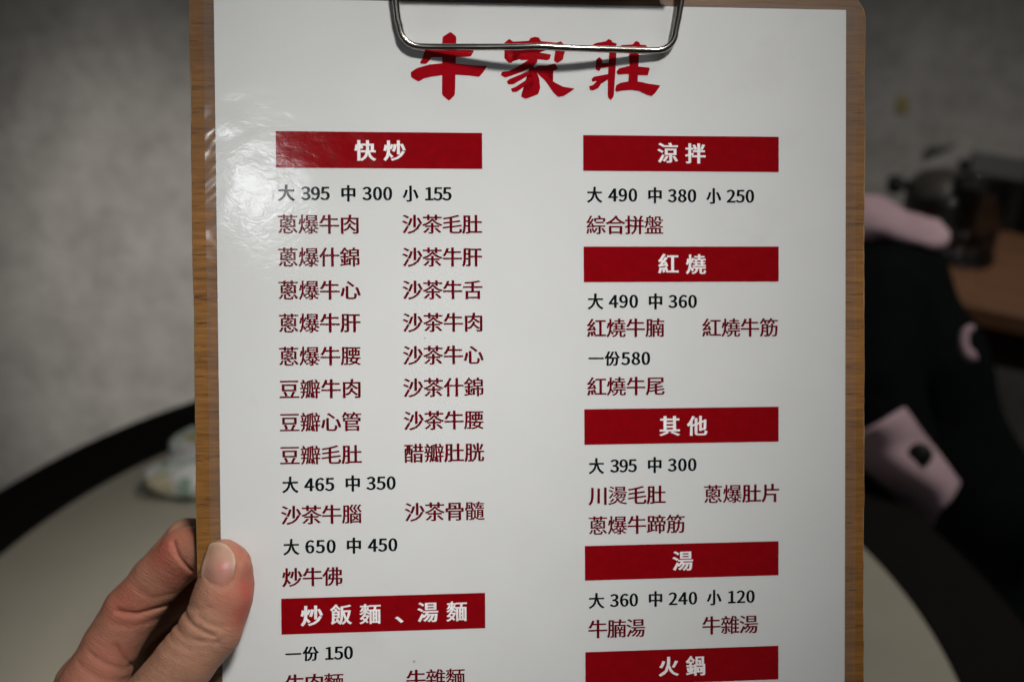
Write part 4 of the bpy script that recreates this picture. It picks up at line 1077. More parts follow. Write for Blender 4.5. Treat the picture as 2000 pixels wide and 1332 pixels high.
[[221,189,234,117,245,43,251,-22,316,-5,309,60,297,133,283,204], [106,197,88,115,66,35,40,-34,62,-41,86,-49,106,-58,131,13,155,97,174,183], [333,212,353,160,371,105,384,58,445,81,432,128,413,181,392,232], [71,240,103,251,190,268,375,299,387,248,452,268,437,328,413,399,384,469,322,453,334,423,346,390,357,357,176,333,263,429,346,535,424,647,357,688,331,644,303,601,273,559,153,548,217,628,278,718,334,811,262,842,204,735,145,645,104,592,81,566,60,547,41,538,51,514,60,487,66,466,87,472,133,480,224,492,184,442,151,404,127,378,96,346,70,324,46,313,56,289,65,262], [419,52,419,-22,961,-22,961,52,738,52,738,690,945,690,945,764,460,764,460,690,661,690,661,52]],
[[93,634,86,542,67,458,36,392,83,360,119,435,139,528,146,627], [323,672,304,602,279,526,254,459,299,439,327,502,356,575,385,648], [761,549,761,477,675,477,675,423,761,423,761,346,646,346,646,291,950,291,950,346,826,346,826,423,923,423,923,477,826,477,826,549], [385,624,385,566,949,566,949,624,694,624,694,696,895,696,895,754,694,754,694,840,622,840,622,754,439,754,439,696,622,696,622,624], [359,329,371,272,450,283,538,294,629,307,627,360,537,349,537,423,620,423,620,477,537,477,537,549,474,549,474,477,387,477,387,423,474,423,474,342], [362,240,362,176,519,176,493,84,431,20,317,-22,332,-39,347,-61,357,-80,487,-24,558,59,589,176,696,176,696,16,703,-37,730,-64,785,-71,814,-71,855,-71,885,-71,930,-60,956,-18,968,67,946,74,924,83,906,93,902,26,894,-3,877,-10,852,-10,818,-10,795,-10,776,-8,767,-1,765,16,765,176,959,176,959,240], [181,829,181,488,173,305,132,128,36,-31,54,-46,72,-64,86,-81,149,4,193,95,222,191,260,141,296,92,322,51,372,104,335,150,281,215,236,268,244,341,247,415,248,488,248,829]],
[[526,455,545,415,562,374,575,337,626,358,613,393,595,434,574,473], [99,803,99,444,95,283,76,111,30,-46,50,-55,72,-67,89,-79,124,25,146,141,158,261,272,261,272,8,270,-1,265,-6,256,-8,239,-8,211,-8,177,-7,186,-29,193,-54,197,-75,245,-74,281,-71,308,-62,326,-47,335,-24,338,8,338,803], [164,735,272,735,272,571,164,571], [164,503,272,503,272,329,162,329,163,369,164,408,164,444], [633,842,631,807,629,770,625,730,378,730,378,663,619,663,607,561,400,561,400,-79,468,-79,468,497,858,497,858,6,857,-3,852,-8,843,-10,824,-10,792,-10,752,-9,761,-31,769,-56,774,-78,825,-77,865,-74,894,-65,914,-50,924,-27,926,5,926,561,673,561,688,663,949,663,949,730,697,730,709,834], [740,474,724,429,703,379,681,332,511,332,511,278,630,278,630,187,502,187,502,131,630,131,630,-36,693,-36,693,131,825,131,825,187,693,187,693,278,816,278,816,332,737,332,757,372,776,415,794,458]],
[[374,473,374,379,204,379,204,473], [132,536,132,318,127,198,103,72,45,-44,65,-55,88,-70,106,-85,148,-11,176,70,193,155,374,155,374,5,373,-4,367,-10,357,-11,335,-12,299,-12,255,-11,265,-33,272,-57,277,-79,335,-79,379,-75,411,-67,432,-52,442,-28,445,5,445,536], [374,316,374,216,200,216,202,251,204,284,204,316], [622,571,622,460,482,460,482,392,622,392,612,252,562,106,447,-34,466,-48,485,-65,500,-81,625,70,681,232,693,392,849,392,840,179,828,57,812,6,804,-2,793,-5,779,-6,755,-6,718,-5,675,-2,685,-24,692,-50,696,-74,741,-75,781,-75,813,-73,838,-68,858,-58,876,-40,898,25,912,171,922,426,923,439,923,453,923,460,693,460,693,571], [191,844,149,752,94,667,31,597,52,584,76,569,95,555,129,593,161,636,192,684,239,684,262,640,281,597,295,559,362,583,350,614,334,649,315,684,485,684,485,748,227,748,240,774,251,800,262,826], [578,844,535,752,478,671,410,604,432,591,455,575,474,560,511,596,546,638,579,684,653,684,681,640,706,596,724,557,790,582,775,614,755,649,732,684,942,684,942,748,617,748,630,773,641,799,652,826]],
[[209,727,810,727,810,615,209,615], [133,792,133,499,127,324,99,134,31,-40,53,-50,78,-64,98,-78,170,107,202,311,209,499,209,550,885,550,885,792], [218,143,229,79,486,120,486,49,497,-20,539,-55,620,-64,678,-64,766,-64,824,-64,892,-51,928,-6,945,85,922,92,898,102,877,114,870,44,853,12,819,4,760,4,679,4,625,4,584,7,565,21,560,49,560,131,927,189,915,250,560,196,560,287,856,333,844,394,560,351,560,439,643,457,719,477,788,498,725,547,594,509,429,476,256,450,264,433,272,413,277,395,346,404,416,414,486,426,486,340,251,304,262,241,486,276,486,184]],
[[573,65,690,18,796,-30,880,-76,949,-26,857,19,744,67,625,112], [361,118,272,67,159,18,45,-21,62,-39,80,-59,94,-78,209,-36,326,15,428,71], [686,839,686,723,313,723,313,839,239,839,239,723,83,723,83,653,239,653,239,205,54,205,54,135,946,135,946,205,761,205,761,653,922,653,922,723,761,723,761,839], [313,205,313,315,686,315,686,205], [313,653,686,653,686,553,313,553], [313,488,686,488,686,379,313,379]],
[[398,740,398,476,271,427,300,360,398,398,398,72,412,-13,460,-55,554,-67,628,-67,741,-67,815,-67,900,-50,944,8,963,117,939,124,914,135,893,147,883,57,860,13,813,2,735,2,628,2,556,2,503,7,478,28,472,72,472,427,620,485,620,143,691,143,691,512,847,573,846,435,843,337,837,285,829,266,818,257,802,255,783,255,755,255,726,256,734,235,741,210,744,186,778,186,814,188,846,193,874,205,894,228,906,266,913,340,917,468,918,635,922,648,870,669,856,658,847,650,691,590,691,838,620,838,620,562,472,505,472,740], [266,836,199,687,114,550,18,437,34,415,49,387,60,365,94,403,127,443,160,487,160,-78,234,-78,234,603,272,672,306,743,336,815]],
[[159,785,159,445,151,274,114,111,28,-36,49,-51,72,-69,90,-88,186,74,227,255,236,445,236,785], [477,744,477,8,553,8,553,744], [813,788,813,-79,891,-79,891,788]],
[[250,232,214,180,168,129,114,87,173,53,227,97,272,150,309,204], [800,228,759,183,710,137,662,97,716,67,765,104,816,149,864,196], [110,790,168,763,226,730,273,700,311,753,265,782,206,812,147,838], [50,619,110,594,168,565,216,536,254,589,206,616,147,645,88,668], [69,282,118,232,171,302,224,376,274,450,233,496,177,417,120,343], [455,683,789,683,789,637,455,637], [455,771,789,771,789,726,455,726], [386,815,386,592,861,592,861,815], [459,249,404,122,278,33,42,-21,55,-39,66,-62,75,-82,278,-36,411,34,491,129,590,29,731,-35,915,-68,926,-45,941,-22,957,-2,755,27,609,93,520,203,532,249], [305,550,305,498,434,498,387,446,332,399,272,361,288,348,305,332,318,319,354,344,390,372,425,403,518,403,478,356,430,315,378,280,394,267,412,253,425,240,484,285,539,341,585,403,678,403,643,349,600,300,551,259,568,248,586,235,599,223,653,273,702,335,743,403,826,403,818,351,809,318,799,301,792,297,784,295,773,294,755,294,729,295,697,298,705,281,710,262,712,243,748,242,779,241,802,242,822,245,839,251,853,261,870,290,884,343,896,427,897,439,899,450,899,455,473,455,484,469,494,483,504,498,944,498,944,550]],
[[180,814,180,481,172,303,132,131,38,-23,59,-40,80,-62,97,-82,173,25,221,143,246,267,668,267,668,-80,749,-80,749,344,254,344,256,390,258,435,258,481,258,504,903,504,903,581,621,581,621,839,542,839,542,581,258,581,258,814]],
[[152,732,307,732,307,556,152,556], [35,42,53,-29,160,1,280,35,404,70,395,136,286,107,286,285,390,285,390,351,286,351,286,491,377,491,377,797,87,797,87,491,219,491,219,89,147,70,147,396,84,396,84,54], [616,827,626,802,635,775,643,748,427,748,427,685,940,685,940,748,721,748,712,780,700,813,686,844], [459,356,459,27,524,27,524,292,642,292,642,-80,711,-80,711,292,837,292,837,97,836,90,832,86,824,85,807,84,780,84,745,85,754,64,761,42,765,21,811,22,848,25,875,33,893,47,901,68,903,97,903,356,711,356,711,448,642,448,642,356], [414,539,414,372,480,372,480,478,883,478,883,372,952,372,952,539,798,539,816,579,834,622,851,665,783,684,769,637,751,586,732,539,555,539,613,555,604,594,589,639,571,682,512,668,529,624,543,578,551,539]],
[[211,638,182,538,139,440,83,357,155,321,211,408,253,511,284,616], [833,638,795,542,747,441,698,353,761,324,812,409,865,508,913,607], [523,451,520,450,534,573,539,700,541,829,459,829,445,486,341,189,51,-20,71,-38,89,-60,102,-81,293,24,419,160,492,321,587,143,724,10,912,-74,926,-51,944,-26,962,-6,753,85,609,240]],
[[635,259,751,259,751,122,635,122], [580,315,580,67,809,67,809,315], [75,279,91,216,104,150,111,92,163,108,155,165,141,230,124,292], [336,304,324,243,308,178,291,120,337,104,355,158,374,222,392,286], [575,585,675,585,675,450,575,450], [575,645,575,744,818,744,818,450,737,450,737,645], [445,450,445,-81,512,-81,512,386,874,386,874,-4,873,-13,867,-18,857,-20,834,-21,797,-20,750,-19,760,-40,767,-62,771,-83,830,-82,875,-79,908,-71,928,-57,939,-35,942,-4,942,450,885,450,885,807,511,807,511,450], [231,846,176,751,106,665,30,596,42,572,53,544,61,521,77,535,93,549,109,565,109,521,206,521,206,411,56,411,56,346,206,346,206,55,44,22,61,-46,163,-22,280,6,401,36,396,96,268,69,268,346,398,346,398,411,268,411,268,521,369,521,369,585,128,585,166,628,201,674,234,723,293,678,348,630,393,586,428,647,383,689,327,734,267,778,288,820]],
[[278,-13,399,29,478,156,506,369,478,580,399,705,278,746,157,705,78,580,50,369,78,156,157,29], [278,61,205,93,156,194,138,369,156,543,205,643,278,674,351,643,400,543,418,369,400,194,351,93]],
[[88,0,490,0,490,76,343,76,343,733,273,733,230,712,180,695,121,681,121,623,252,623,252,76,88,76]],
[[44,0,505,0,505,79,302,79,263,78,222,75,182,72,333,231,434,383,470,531,444,645,370,719,256,746,172,733,102,696,40,639,93,587,137,631,188,661,245,672,320,653,365,602,380,527,344,393,233,238,44,54]],
[[263,-13,382,12,467,84,499,196,478,284,422,347,344,382,344,387,412,425,458,484,474,563,446,662,371,724,260,746,182,735,115,704,56,659,105,601,150,638,201,663,257,672,323,658,366,617,381,556,362,485,298,435,178,416,178,346,313,328,385,277,406,199,387,126,335,80,257,63,183,75,124,106,76,147,29,88,86,38,162,1]],
[[340,0,426,0,426,202,524,202,524,275,426,275,426,733,325,733,20,262,20,202,340,202], [340,275,115,275,282,525,303,561,322,598,341,633,345,633,343,590,341,542,340,500]],
[[262,-13,379,17,467,102,502,238,472,371,392,447,281,472,240,469,204,459,171,443,190,655,466,655,466,733,110,733,86,391,135,360,174,384,213,398,257,403,337,383,390,326,409,236,388,144,332,84,253,63,178,75,119,104,73,144,27,84,85,37,161,1]],
[[301,-13,406,17,483,100,512,225,487,353,416,430,308,455,250,444,192,414,142,367,170,547,238,643,331,671,374,664,414,645,447,615,499,671,453,710,396,736,327,746,194,707,95,580,56,350,88,148,175,27], [144,294,194,348,245,378,293,387,367,367,411,311,425,225,408,138,364,80,301,59,222,86,169,166]],
[[198,0,293,0,316,254,379,468,508,678,508,733,49,733,49,655,405,655,290,458,225,249]],
[[280,-13,400,12,480,80,509,176,491,263,446,325,386,369,386,374,430,418,467,478,483,551,459,651,390,719,282,744,179,721,108,656,81,558,95,488,131,432,180,389,180,385,115,338,66,270,46,182,76,81,159,12], [330,398,248,435,188,485,164,558,179,620,220,661,281,676,348,659,390,612,405,546,396,493,371,444], [281,55,202,73,147,120,127,190,140,256,176,312,228,356,325,313,395,260,422,179,404,114,355,71]],
[[235,-13,365,28,463,159,501,398,468,592,381,708,254,746,149,716,73,633,44,508,69,381,139,304,246,278,307,289,365,320,415,367,385,187,320,91,232,63,186,70,144,89,108,119,58,62,104,23,163,-3], [414,444,363,388,312,356,261,346,188,366,145,422,130,508,147,596,191,654,255,675,335,649,389,571]],
]
for c_, loops in zip(CH, OUTLINES):
    GLYPHS[c_] = [np.array(lp, float).reshape(-1, 2) / 1000.0 for lp in loops]


def area(p):
    x, y = p[:, 0], p[:, 1]
    return 0.5 * np.sum(x * np.roll(y, -1) - np.roll(x, -1) * y)


def inside(pt, poly):
    x, y = pt
    c = False
    n = len(poly)
    for i in range(n):
        x1, y1 = poly[i]
        x2, y2 = poly[i - 1]
        if (y1 > y) != (y2 > y) and x < (x2 - x1) * (y - y1) / (y2 - y1) + x1:
            c = not c
    return c


CLEAN = {}


def outline(ch_):
    """outer loops counter-clockwise, holes clockwise, doubled points dropped"""
    if ch_ not in CLEAN:
        L = []
        for lp in GLYPHS[ch_]:
            lp = lp[[i for i in range(len(lp)) if np.hypot(*(lp[i] - lp[i - 1])) > 1e-4]]
            if len(lp) > 2:
                L.append(lp)
        out = []
        for i, lp in enumerate(L):
            depth = sum(inside(lp[0], q) for j, q in enumerate(L) if j != i)
            out.append(lp[::-1] if (area(lp) > 0) != (depth % 2 == 0) else lp)
        CLEAN[ch_] = out
    return CLEAN[ch_]


def grown(lp, ax, ay):
    """the loop pushed outwards by ax across and ay along"""
    e1 = lp - np.roll(lp, 1, 0)
    e2 = np.roll(lp, -1, 0) - lp
    n1 = np.stack([e1[:, 1], -e1[:, 0]], 1) / (np.hypot(e1[:, 0], e1[:, 1])[:, None] + 1e-9)
    n2 = np.stack([e2[:, 1], -e2[:, 0]], 1) / (np.hypot(e2[:, 0], e2[:, 1])[:, None] + 1e-9)
    m_ = n1 + n2
    m_ = np.clip(m_ / np.maximum(0.6, (m_ * m_).sum(1, keepdims=True) / 2), -1.5, 1.5)
    return lp + m_ * np.array([ax, ay])


def ink(name, loops, m, parent, z, ax=0.0, ay=0.0):
    cu = bpy.data.curves.new('t', 'CURVE')
    cu.dimensions = '2D'
    cu.fill_mode = 'FRONT'
    for lp, ease in loops:
        s = cu.splines.new('POLY')
        s.points.add(len(lp) - 1)
        for q, (x, y) in zip(s.points, lp):
            q.co = (x * MM * 100, y * MM * 100, 0, 1)
        s.use_cyclic_u = True
    o = bpy.data.objects.new('tmp', cu)
    C.objects.link(o)
    dg = bpy.context.evaluated_depsgraph_get()
    me = bpy.data.meshes.new_from_object(o.evaluated_get(dg))
    bpy.data.objects.remove(o)
    co = np.zeros(len(me.vertices) * 3)
    me.vertices.foreach_get('co', co)
    co = co.reshape(-1, 3) / 100
    co[:, 2] = z * MM
    vs = [tuple(c) for c in co]
    fs = [tuple(p.vertices) for p in me.polygons]
    bpy.data.meshes.remove(me)
    for lp, ease in loops:                   # ink spread: a narrow band round every outline
        gr = grown(lp, ax * ease, ay * ease)
        n = len(lp)
        for i in range(n):
            j = (i + 1) % n
            k = len(vs)
            zz = (z + 0.004 + 0.0015 * (k % 23)) * MM
            for q in (lp[i], gr[i], gr[j], lp[j]):
                vs.append((q[0] * MM, q[1] * MM, zz))
            fs.append((k, k + 1, k + 2, k + 3))
    return link(name, mesh_of(vs, fs), m, parent)


def bounds(loops):
    p = np.concatenate(loops)
    return p[:, 0].min(), p[:, 0].max(), p[:, 1].min(), p[:, 1].max()


def word(s, x0, x1, yc, em):
    """set a run of characters so that its ink spans x0..x1 and is centred on yc"""
    gl = [outline(c_) for c_ in s]
    digit = s[0].isdigit()
    fx = 1.0
    b = [bounds(q) for q in gl]
    if len(s) == 1:
        wd = (b[0][1] - b[0][0]) * em
        fx = (x1 - x0) / wd
        if not digit:
            fx = min(1.12, max(0.88, fx))
        xs = [(x0 + x1) / 2 - (b[0][0] + b[0][1]) / 2 * em * fx]
    else:
        p = ((x1 - x0) - (b[-1][1] - b[0][0]) * em) / (len(s) - 1)
        xs = [x0 - b[0][0] * em + p * i for i in range(len(s))]
    mid = 0.365 if digit else 0.38
    out = []
    for q, x in zip(gl, xs):
        crowd = sum(len(lp) for lp in q)
        ease = min(1.0, max(0.45, 1.25 - crowd / 240.0))
        for lp in q:
            out.append((np.stack([lp[:, 0] * em * fx + x, (lp[:, 1] - mid) * em + yc], 1), ease))
    return out


BARS = [(-76.22, -9.46, 68.36, 56.61), (-76.22, -9.46, -83.53, -95.35), (24.06, 90.56, 67.98, 56.19), (24.06, 90.56, 31.13, 19.35),
        (24.06, 90.56, -22.96, -34.82), (24.06, 90.56, -68.74, -80.38), (24.06, 90.56, -104.52, -116.06)]
HEAD = [('快', -51.06, -44.18, 62.33),('炒', -41.64, -34.54, 62.37),('炒', -69.92, -62.84, -89.45),('飯', -60.4, -53.4, -89.29),('麵', -50.92, -43.88, -89.39),('、', -39.16, -36.62, -89.48),('湯', -31.88, -25.04, -89.35),('麵', -22.37, -15.5, -89.41),('涼', 49.11, 55.95, 62.3),('拌', 58.5, 65.38, 62.18),('紅', 49.21, 56.16, 25.41),('燒', 58.63, 65.53, 25.24),('其', 49.55, 56.44, -28.96),('他', 58.93, 65.86, -29.02),('湯', 53.9, 60.91, -74.56),('火', 49.16, 55.89, -110.29),('鍋', 58.39, 65.04, -110.38),]
DISH = [('蔥爆牛肉', -75.78, -49.99, 38.42),('沙茶毛肚', -35.79, -9.74, 38.48),('蔥爆什錦', -75.83, -49.8, 27.76),('沙茶牛肝', -35.77, -9.81, 27.72),('蔥爆牛心', -75.84, -49.56, 17.06),('沙茶牛舌', -35.79, -9.77, 16.99),('蔥爆牛肝', -75.89, -49.67, 6.37),('沙茶牛肉', -35.84, -9.84, 6.3),('蔥爆牛腰', -75.94, -49.73, -4.38),('沙茶牛心', -35.86, -9.53, -4.44),('豆瓣牛肉', -75.88, -49.87, -15.1),('沙茶什錦', -35.87, -9.64, -15.08),('豆瓣心管', -75.89, -49.79, -25.91),('沙茶牛腰', -35.77, -9.64, -25.92),('豆瓣毛肚', -75.94, -49.7, -36.67),('醋瓣肚胱', -35.75, -9.48, -36.68),('沙茶牛腦', -75.86, -49.85, -56.24),('沙茶骨髓', -35.73, -9.49, -56.1),('炒牛佛', -75.72, -56.35, -76.65),('牛肉麵', -75.19, -56.32, -111.7),('牛雜麵', -35.63, -16.42, -111.56),('綜合拼盤', 25.05, 51.01, 38.32),('紅燒牛腩', 25.1, 51.2, 4.07),('紅燒牛筋', 64.24, 90.29, 3.92),('紅燒牛尾', 25.1, 51.27, -15.41),('川燙毛肚', 25.45, 51.58, -52.0),('蔥爆肚片', 64.76, 90.72, -52.23),('蔥爆牛蹄筋', 25.41, 58.08, -61.99),('牛腩湯', 25.23, 44.45, -96.85),('牛雜湯', 64.18, 83.38, -96.83),]
PRICE = [[('大', -75.67, -70.44, 48.53), ('395', -68.31, -59.18, 48.38), ('中', -55.4, -50.9, 48.43), ('300', -48.59, -39.0, 48.39), ('小', -35.52, -30.45, 48.44), ('155', -28.19, -19.63, 48.4)],
[('大', -75.38, -70.31, -46.31), ('465', -68.34, -58.66, -46.38), ('中', -54.92, -50.36, -46.25), ('350', -48.18, -38.7, -46.32)],
[('大', -75.24, -70.23, -66.69), ('650', -68.19, -58.42, -66.74), ('中', -54.75, -50.18, -66.7), ('450', -47.92, -38.32, -66.74)],
[('一份', -75.01, -64.28, -101.91), ('150', -62.11, -53.15, -102.01)],
[('大', 25.36, 30.31, 48.31), ('490', 32.41, 42.16, 48.23), ('中', 45.95, 50.44, 48.2), ('380', 52.59, 62.21, 48.08), ('小', 65.76, 70.69, 48.09), ('250', 72.67, 82.06, 48.01)],
[('大', 25.41, 30.53, 12.93), ('490', 32.47, 42.33, 12.92), ('中', 46.05, 50.55, 12.87), ('360', 52.71, 62.36, 12.79)],
[('一份', 25.6, 36.14, -6.08), ('580', 36.61, 46.39, -6.18)],
[('大', 25.57, 30.63, -42.0), ('395', 32.78, 41.78, -42.09), ('中', 45.59, 50.15, -42.01), ('300', 52.39, 62.15, -42.14)],
[('大', 25.38, 30.54, -87.29), ('360', 32.5, 42.04, -87.36), ('中', 45.78, 50.32, -87.25), ('240', 52.57, 62.32, -87.37), ('小', 65.71, 70.69, -87.33), ('120', 73.04, 82.25, -87.37)],]
TITLE = [[(-22.24, 99.46), (-19.54, 101.15), (-17.68, 99.69), (-17.82, 94.63), (-18.23, 80.68), (-20.22, 78.75), (-22.54, 80.63), (-22.28, 94.56)], [(-29.64, 91.0), (-28.81, 92.4), (-28.17, 94.47), (-27.43, 96.18), (-22.27, 96.11), (-12.41, 96.16), (-12.0, 94.98), (-12.95, 93.26), (-18.14, 92.98), (-25.91, 92.81), (-26.54, 91.66), (-27.58, 90.62), (-29.29, 90.64)], [(-32.66, 87.82), (-30.59, 89.24), (-26.45, 90.48), (-22.31, 90.95), (-17.64, 90.92), (-11.93, 90.33), (-7.6, 90.29), (-8.81, 88.31), (-10.29, 86.63), (-11.95, 86.87), (-17.67, 87.25), (-22.34, 87.03), (-25.96, 86.47), (-28.29, 85.92), (-30.11, 84.81), (-32.52, 86.22)], [(-2.12, 97.73), (-0.28, 99.21), (0.91, 98.3), (6.16, 98.64), (6.69, 99.59), (8.27, 100.03), (9.58, 99.74), (10.1, 98.6), (15.36, 98.17), (16.84, 98.72), (18.52, 96.77), (17.72, 94.05), (17.45, 92.69), (15.6, 91.51), (14.44, 92.28), (14.71, 94.36), (14.93, 95.93), (1.16, 96.23), (0.89, 94.15), (0.51, 91.29), (-0.7, 91.53), (-2.0, 92.91), (-1.88, 94.88)], [(2.46, 93.4), (3.51, 94.61), (8.5, 95.05), (13.5, 94.34), (13.02, 92.78), (12.17, 92.4), (9.02, 92.66), (6.12, 92.41), (3.39, 92.32)], [(6.12, 92.52), (9.02, 92.87), (8.91, 91.62), (7.16, 90.09), (3.74, 88.48), (0.59, 87.25), (-1.77, 86.54), (-3.18, 87.35), (-2.81, 88.39), (-0.45, 88.68), (2.7, 90.29)], [(7.01, 91.28), (8.21, 89.74), (9.51, 86.48), (9.86, 83.37), (9.22, 81.28), (6.85, 80.31), (5.0, 79.67), (3.54, 80.32), (3.7, 81.57), (5.28, 82.27), (7.17, 82.66), (7.6, 84.12), (7.3, 86.71), (6.11, 89.56)], [(6.1, 88.88), (6.73, 87.85), (3.73, 85.99), (0.83, 84.34), (-0.74, 84.32), (-1.26, 85.3), (0.06, 86.25), (3.74, 87.81)], [(6.62, 87.02), (7.51, 86.09), (4.76, 83.82), (2.13, 81.97), (0.55, 81.85), (0.09, 82.93), (1.61, 83.52), (4.51, 85.38)], [(7.95, 89.84), (9.0, 90.48), (12.16, 90.68), (14.8, 91.4), (15.85, 89.7), (14.26, 88.94), (11.1, 88.43), (12.15, 87.3), (14.51, 85.25), (17.41, 83.83), (21.27, 83.25), (20.31, 82.46), (17.66, 80.76), (15.8, 80.42), (14.23, 81.86), (11.61, 85.63), (8.99, 88.04)], [(26.78, 96.79), (28.06, 98.22), (31.89, 98.97), (32.69, 99.76), (33.8, 99.21), (33.91, 98.69), (35.5, 98.19), (34.86, 96.51)], [(36.46, 97.05), (37.1, 97.8), (40.84, 98.01), (41.8, 99.23), (42.98, 98.84), (43.35, 97.95), (45.11, 97.98), (46.29, 96.79), (45.75, 96.05), (36.88, 96.33)], [(32.94, 95.43), (35.34, 95.47), (34.94, 88.66), (34.38, 80.8), (33.41, 79.64), (32.35, 80.51), (32.37, 85.49), (32.55, 89.67)], [(28.57, 92.96), (29.64, 93.71), (30.54, 92.78), (30.43, 91.73), (32.82, 91.87), (32.81, 90.46), (30.15, 90.16), (29.62, 89.11), (28.29, 89.61)], [(26.95, 86.46), (27.75, 87.25), (32.91, 88.22), (32.91, 86.54), (30.67, 86.09), (30.13, 84.93), (29.33, 83.62), (27.47, 82.7), (26.3, 82.9), (26.15, 84.1), (27.47, 84.48), (28.81, 85.86), (27.21, 85.58)], [(39.49, 95.01), (42.97, 95.06), (42.69, 90.87), (42.4, 85.1), (39.19, 85.05), (39.47, 88.2), (39.75, 90.82)], [(35.21, 88.93), (36.28, 90.15), (39.75, 90.98), (44.02, 90.68), (46.59, 90.4), (45.89, 87.87), (42.95, 87.99), (38.67, 88.3), (35.74, 88.04)], [(34.81, 82.9), (35.19, 84.48), (36.53, 85.28), (39.2, 85.84), (43.47, 85.74), (46.15, 85.14), (50.17, 84.67), (48.29, 82.02), (47.11, 81.06), (45.61, 81.46), (42.93, 82.74), (40.26, 83.07), (37.05, 82.77), (35.45, 82.39)]]

ZI = 0.0
for (x0, x1, y1, y0) in BARS:
    br = link('section_bar', sheet(x0, x1, y0, y1, ZI, 1, 1), M['bar'], mn)
    loops = []
    for (s, a, b, yc) in HEAD:
        if x0 < a < x1 and y0 < yc < y1:
            loops += word(s, a + 0.2, b - 0.2, yc, 7.1)
    ink('heading_lettering', loops, M['white'], br, ZI + 0.06, 0.25, 0.085)
for (s, a, b, yc) in DISH:
    ink('dish_name', word(s, a + 0.1, b - 0.1, yc, 6.7), M['dish'], mn, ZI, 0.18, 0.032)
for row in PRICE:
    loops = []
    for (s, a, b, yc) in row:
        loops += word(s, a + 0.15, b - 0.15, yc, 5.15 if s == '一份' else 5.65)
    ink('price_line', loops, M['price'], mn, ZI, 0.205, 0.065)


def soften(p):
    p = np.array(p, float)
    out = []
    n = len(p)
    for i in range(n):
        a, b, c_ = p[i - 1], p[i], p[(i + 1) % n]
        out += [b + (a - b) * 0.16, b * 0.94 + (a + c_) * 0.03, b + (c_ - b) * 0.16]
    return np.array(out)


bm = bmesh.new()
for k, pl in enumerate(TITLE):
    pl = soften(pl)
    z = (ZI + 0.004 * k) * MM
    if area(pl) < 0:
        pl = pl[::-1]
    f_ = bm.faces.new([bm.verts.new((x * MM, y * MM, z)) for x, y in pl])
bmesh.ops.triangulate(bm, faces=bm.faces)
link('title_lettering', bm_mesh(bm), M['title'], mn)

# ------------------------------------------------------------------ the hand
H = hold
f = Field((-212, -222, -98), (-80, -52, 40), 0.62, cap=25.0)
thumb = [(H(437, 1086, 7.0), 5.4), (H(440, 1112, 8.4), 7.6), (H(434, 1165, 9.8), 9.0), (H(411, 1228, 12.0), 9.5),
         (H(360, 1293, 15.0), 9.3), (H(290, 1385, 17.0), 10.4), (H(210, 1490, 12.0), 14.5), (H(95, 1650, -4.0), 19.0)]
f.chain(thumb, 6.0)
# the pad bulges to the right and towards the sheet
f.chain([(H(461, 1096, 5.0), 4.2), (H(464, 1140, 5.6), 4.7), (H(450, 1195, 7.0), 5.0)], 3.0)
index = [(H(470, 1062, -12.5), 7.0), (H(415, 1072, -14.5), 8.4), (H(362, 1080, -18.0), 8.6), (H(312, 1126, -21.0), 8.4), (H(258, 1192, -23.0), 9.4),
         (H(216, 1262, -22.0), 9.4), (H(180, 1345, -19.0), 11.5), (H(140, 1470, -16.0), 15.0)]
f.chain(index, 5.0)
middle = [(H(440, 1050, -30.0), 7.0), (H(366, 1056, -36.0), 7.8), (H(300, 1130, -40.0), 8.2), (H(254, 1212, -44.0), 8.0), (H(172, 1340, -40.0), 11.5), (H(130, 1480, -34.0), 15.0)]
f.chain(middle, 3.0)
f.chain([(H(430, 1120, -46.0), 6.8), (H(345, 1160, -53.0), 8.2), (H(250, 1230, -60.0), 8.8), (H(165, 1370, -54.0), 11.0), (H(120, 1500, -48.0), 14.0)], 3.0)
f.chain([(H(400, 1210, -58.0), 6.0), (H(320, 1245, -66.0), 7.2), (H(240, 1300, -72.0), 7.8), (H(160, 1430, -68.0), 9.5), (H(110, 1540, -60.0), 13.0)], 3.0)
# palm, ball of the thumb, wrist
f.chain([(H(140, 1470, -14.0), 15.0), (H(40, 1720, -24.0), 22.0)], 12.0)
f.chain([(H(130, 1480, -34.0), 15.0), (H(30, 1730, -36.0), 21.0)], 12.0)
f.chain([(H(110, 1540, -60.0), 13.0), (H(20, 1760, -48.0), 20.0)], 12.0)
f.chain([(H(215, 1440, -2.0), 8.0), (H(165, 1440, -8.0), 11.0)], 9.0)
f.chain([(H(40, 1720, -24.0), 24.0), (H(-120, 2100, -20.0), 25.0)], 14.0)
# skin folds at the joints: grooves pressed into the field, traced across the finger as seen from the front
XX, YY, ZZ = np.meshgrid(*f.ax, indexing='ij', sparse=True)


def groove(pts, zr, depth, width):
    P = [H(px, py, (zr[0] + zr[1]) / 2) for px, py in pts]
    lo = np.min(P, 0) - 6
    hi = np.max(P, 0) + 6
    lo[2], hi[2] = zr
    s, (X, Y, Z) = f.sub(lo, hi)
    best = None
    for a, b in zip(P[:-1], P[1:]):
        ab = (b - a)[:2]
        tt = np.clip(((X - a[0]) * ab[0] + (Y - a[1]) * ab[1]) / (ab @ ab), 0, 1)
        d = np.hypot(X - a[0] - tt * ab[0], Y - a[1] - tt * ab[1])
        best = d if best is None else np.minimum(best, d)
    f.d[s] += (depth * np.exp(-(best / width) ** 2)).astype(np.float32)


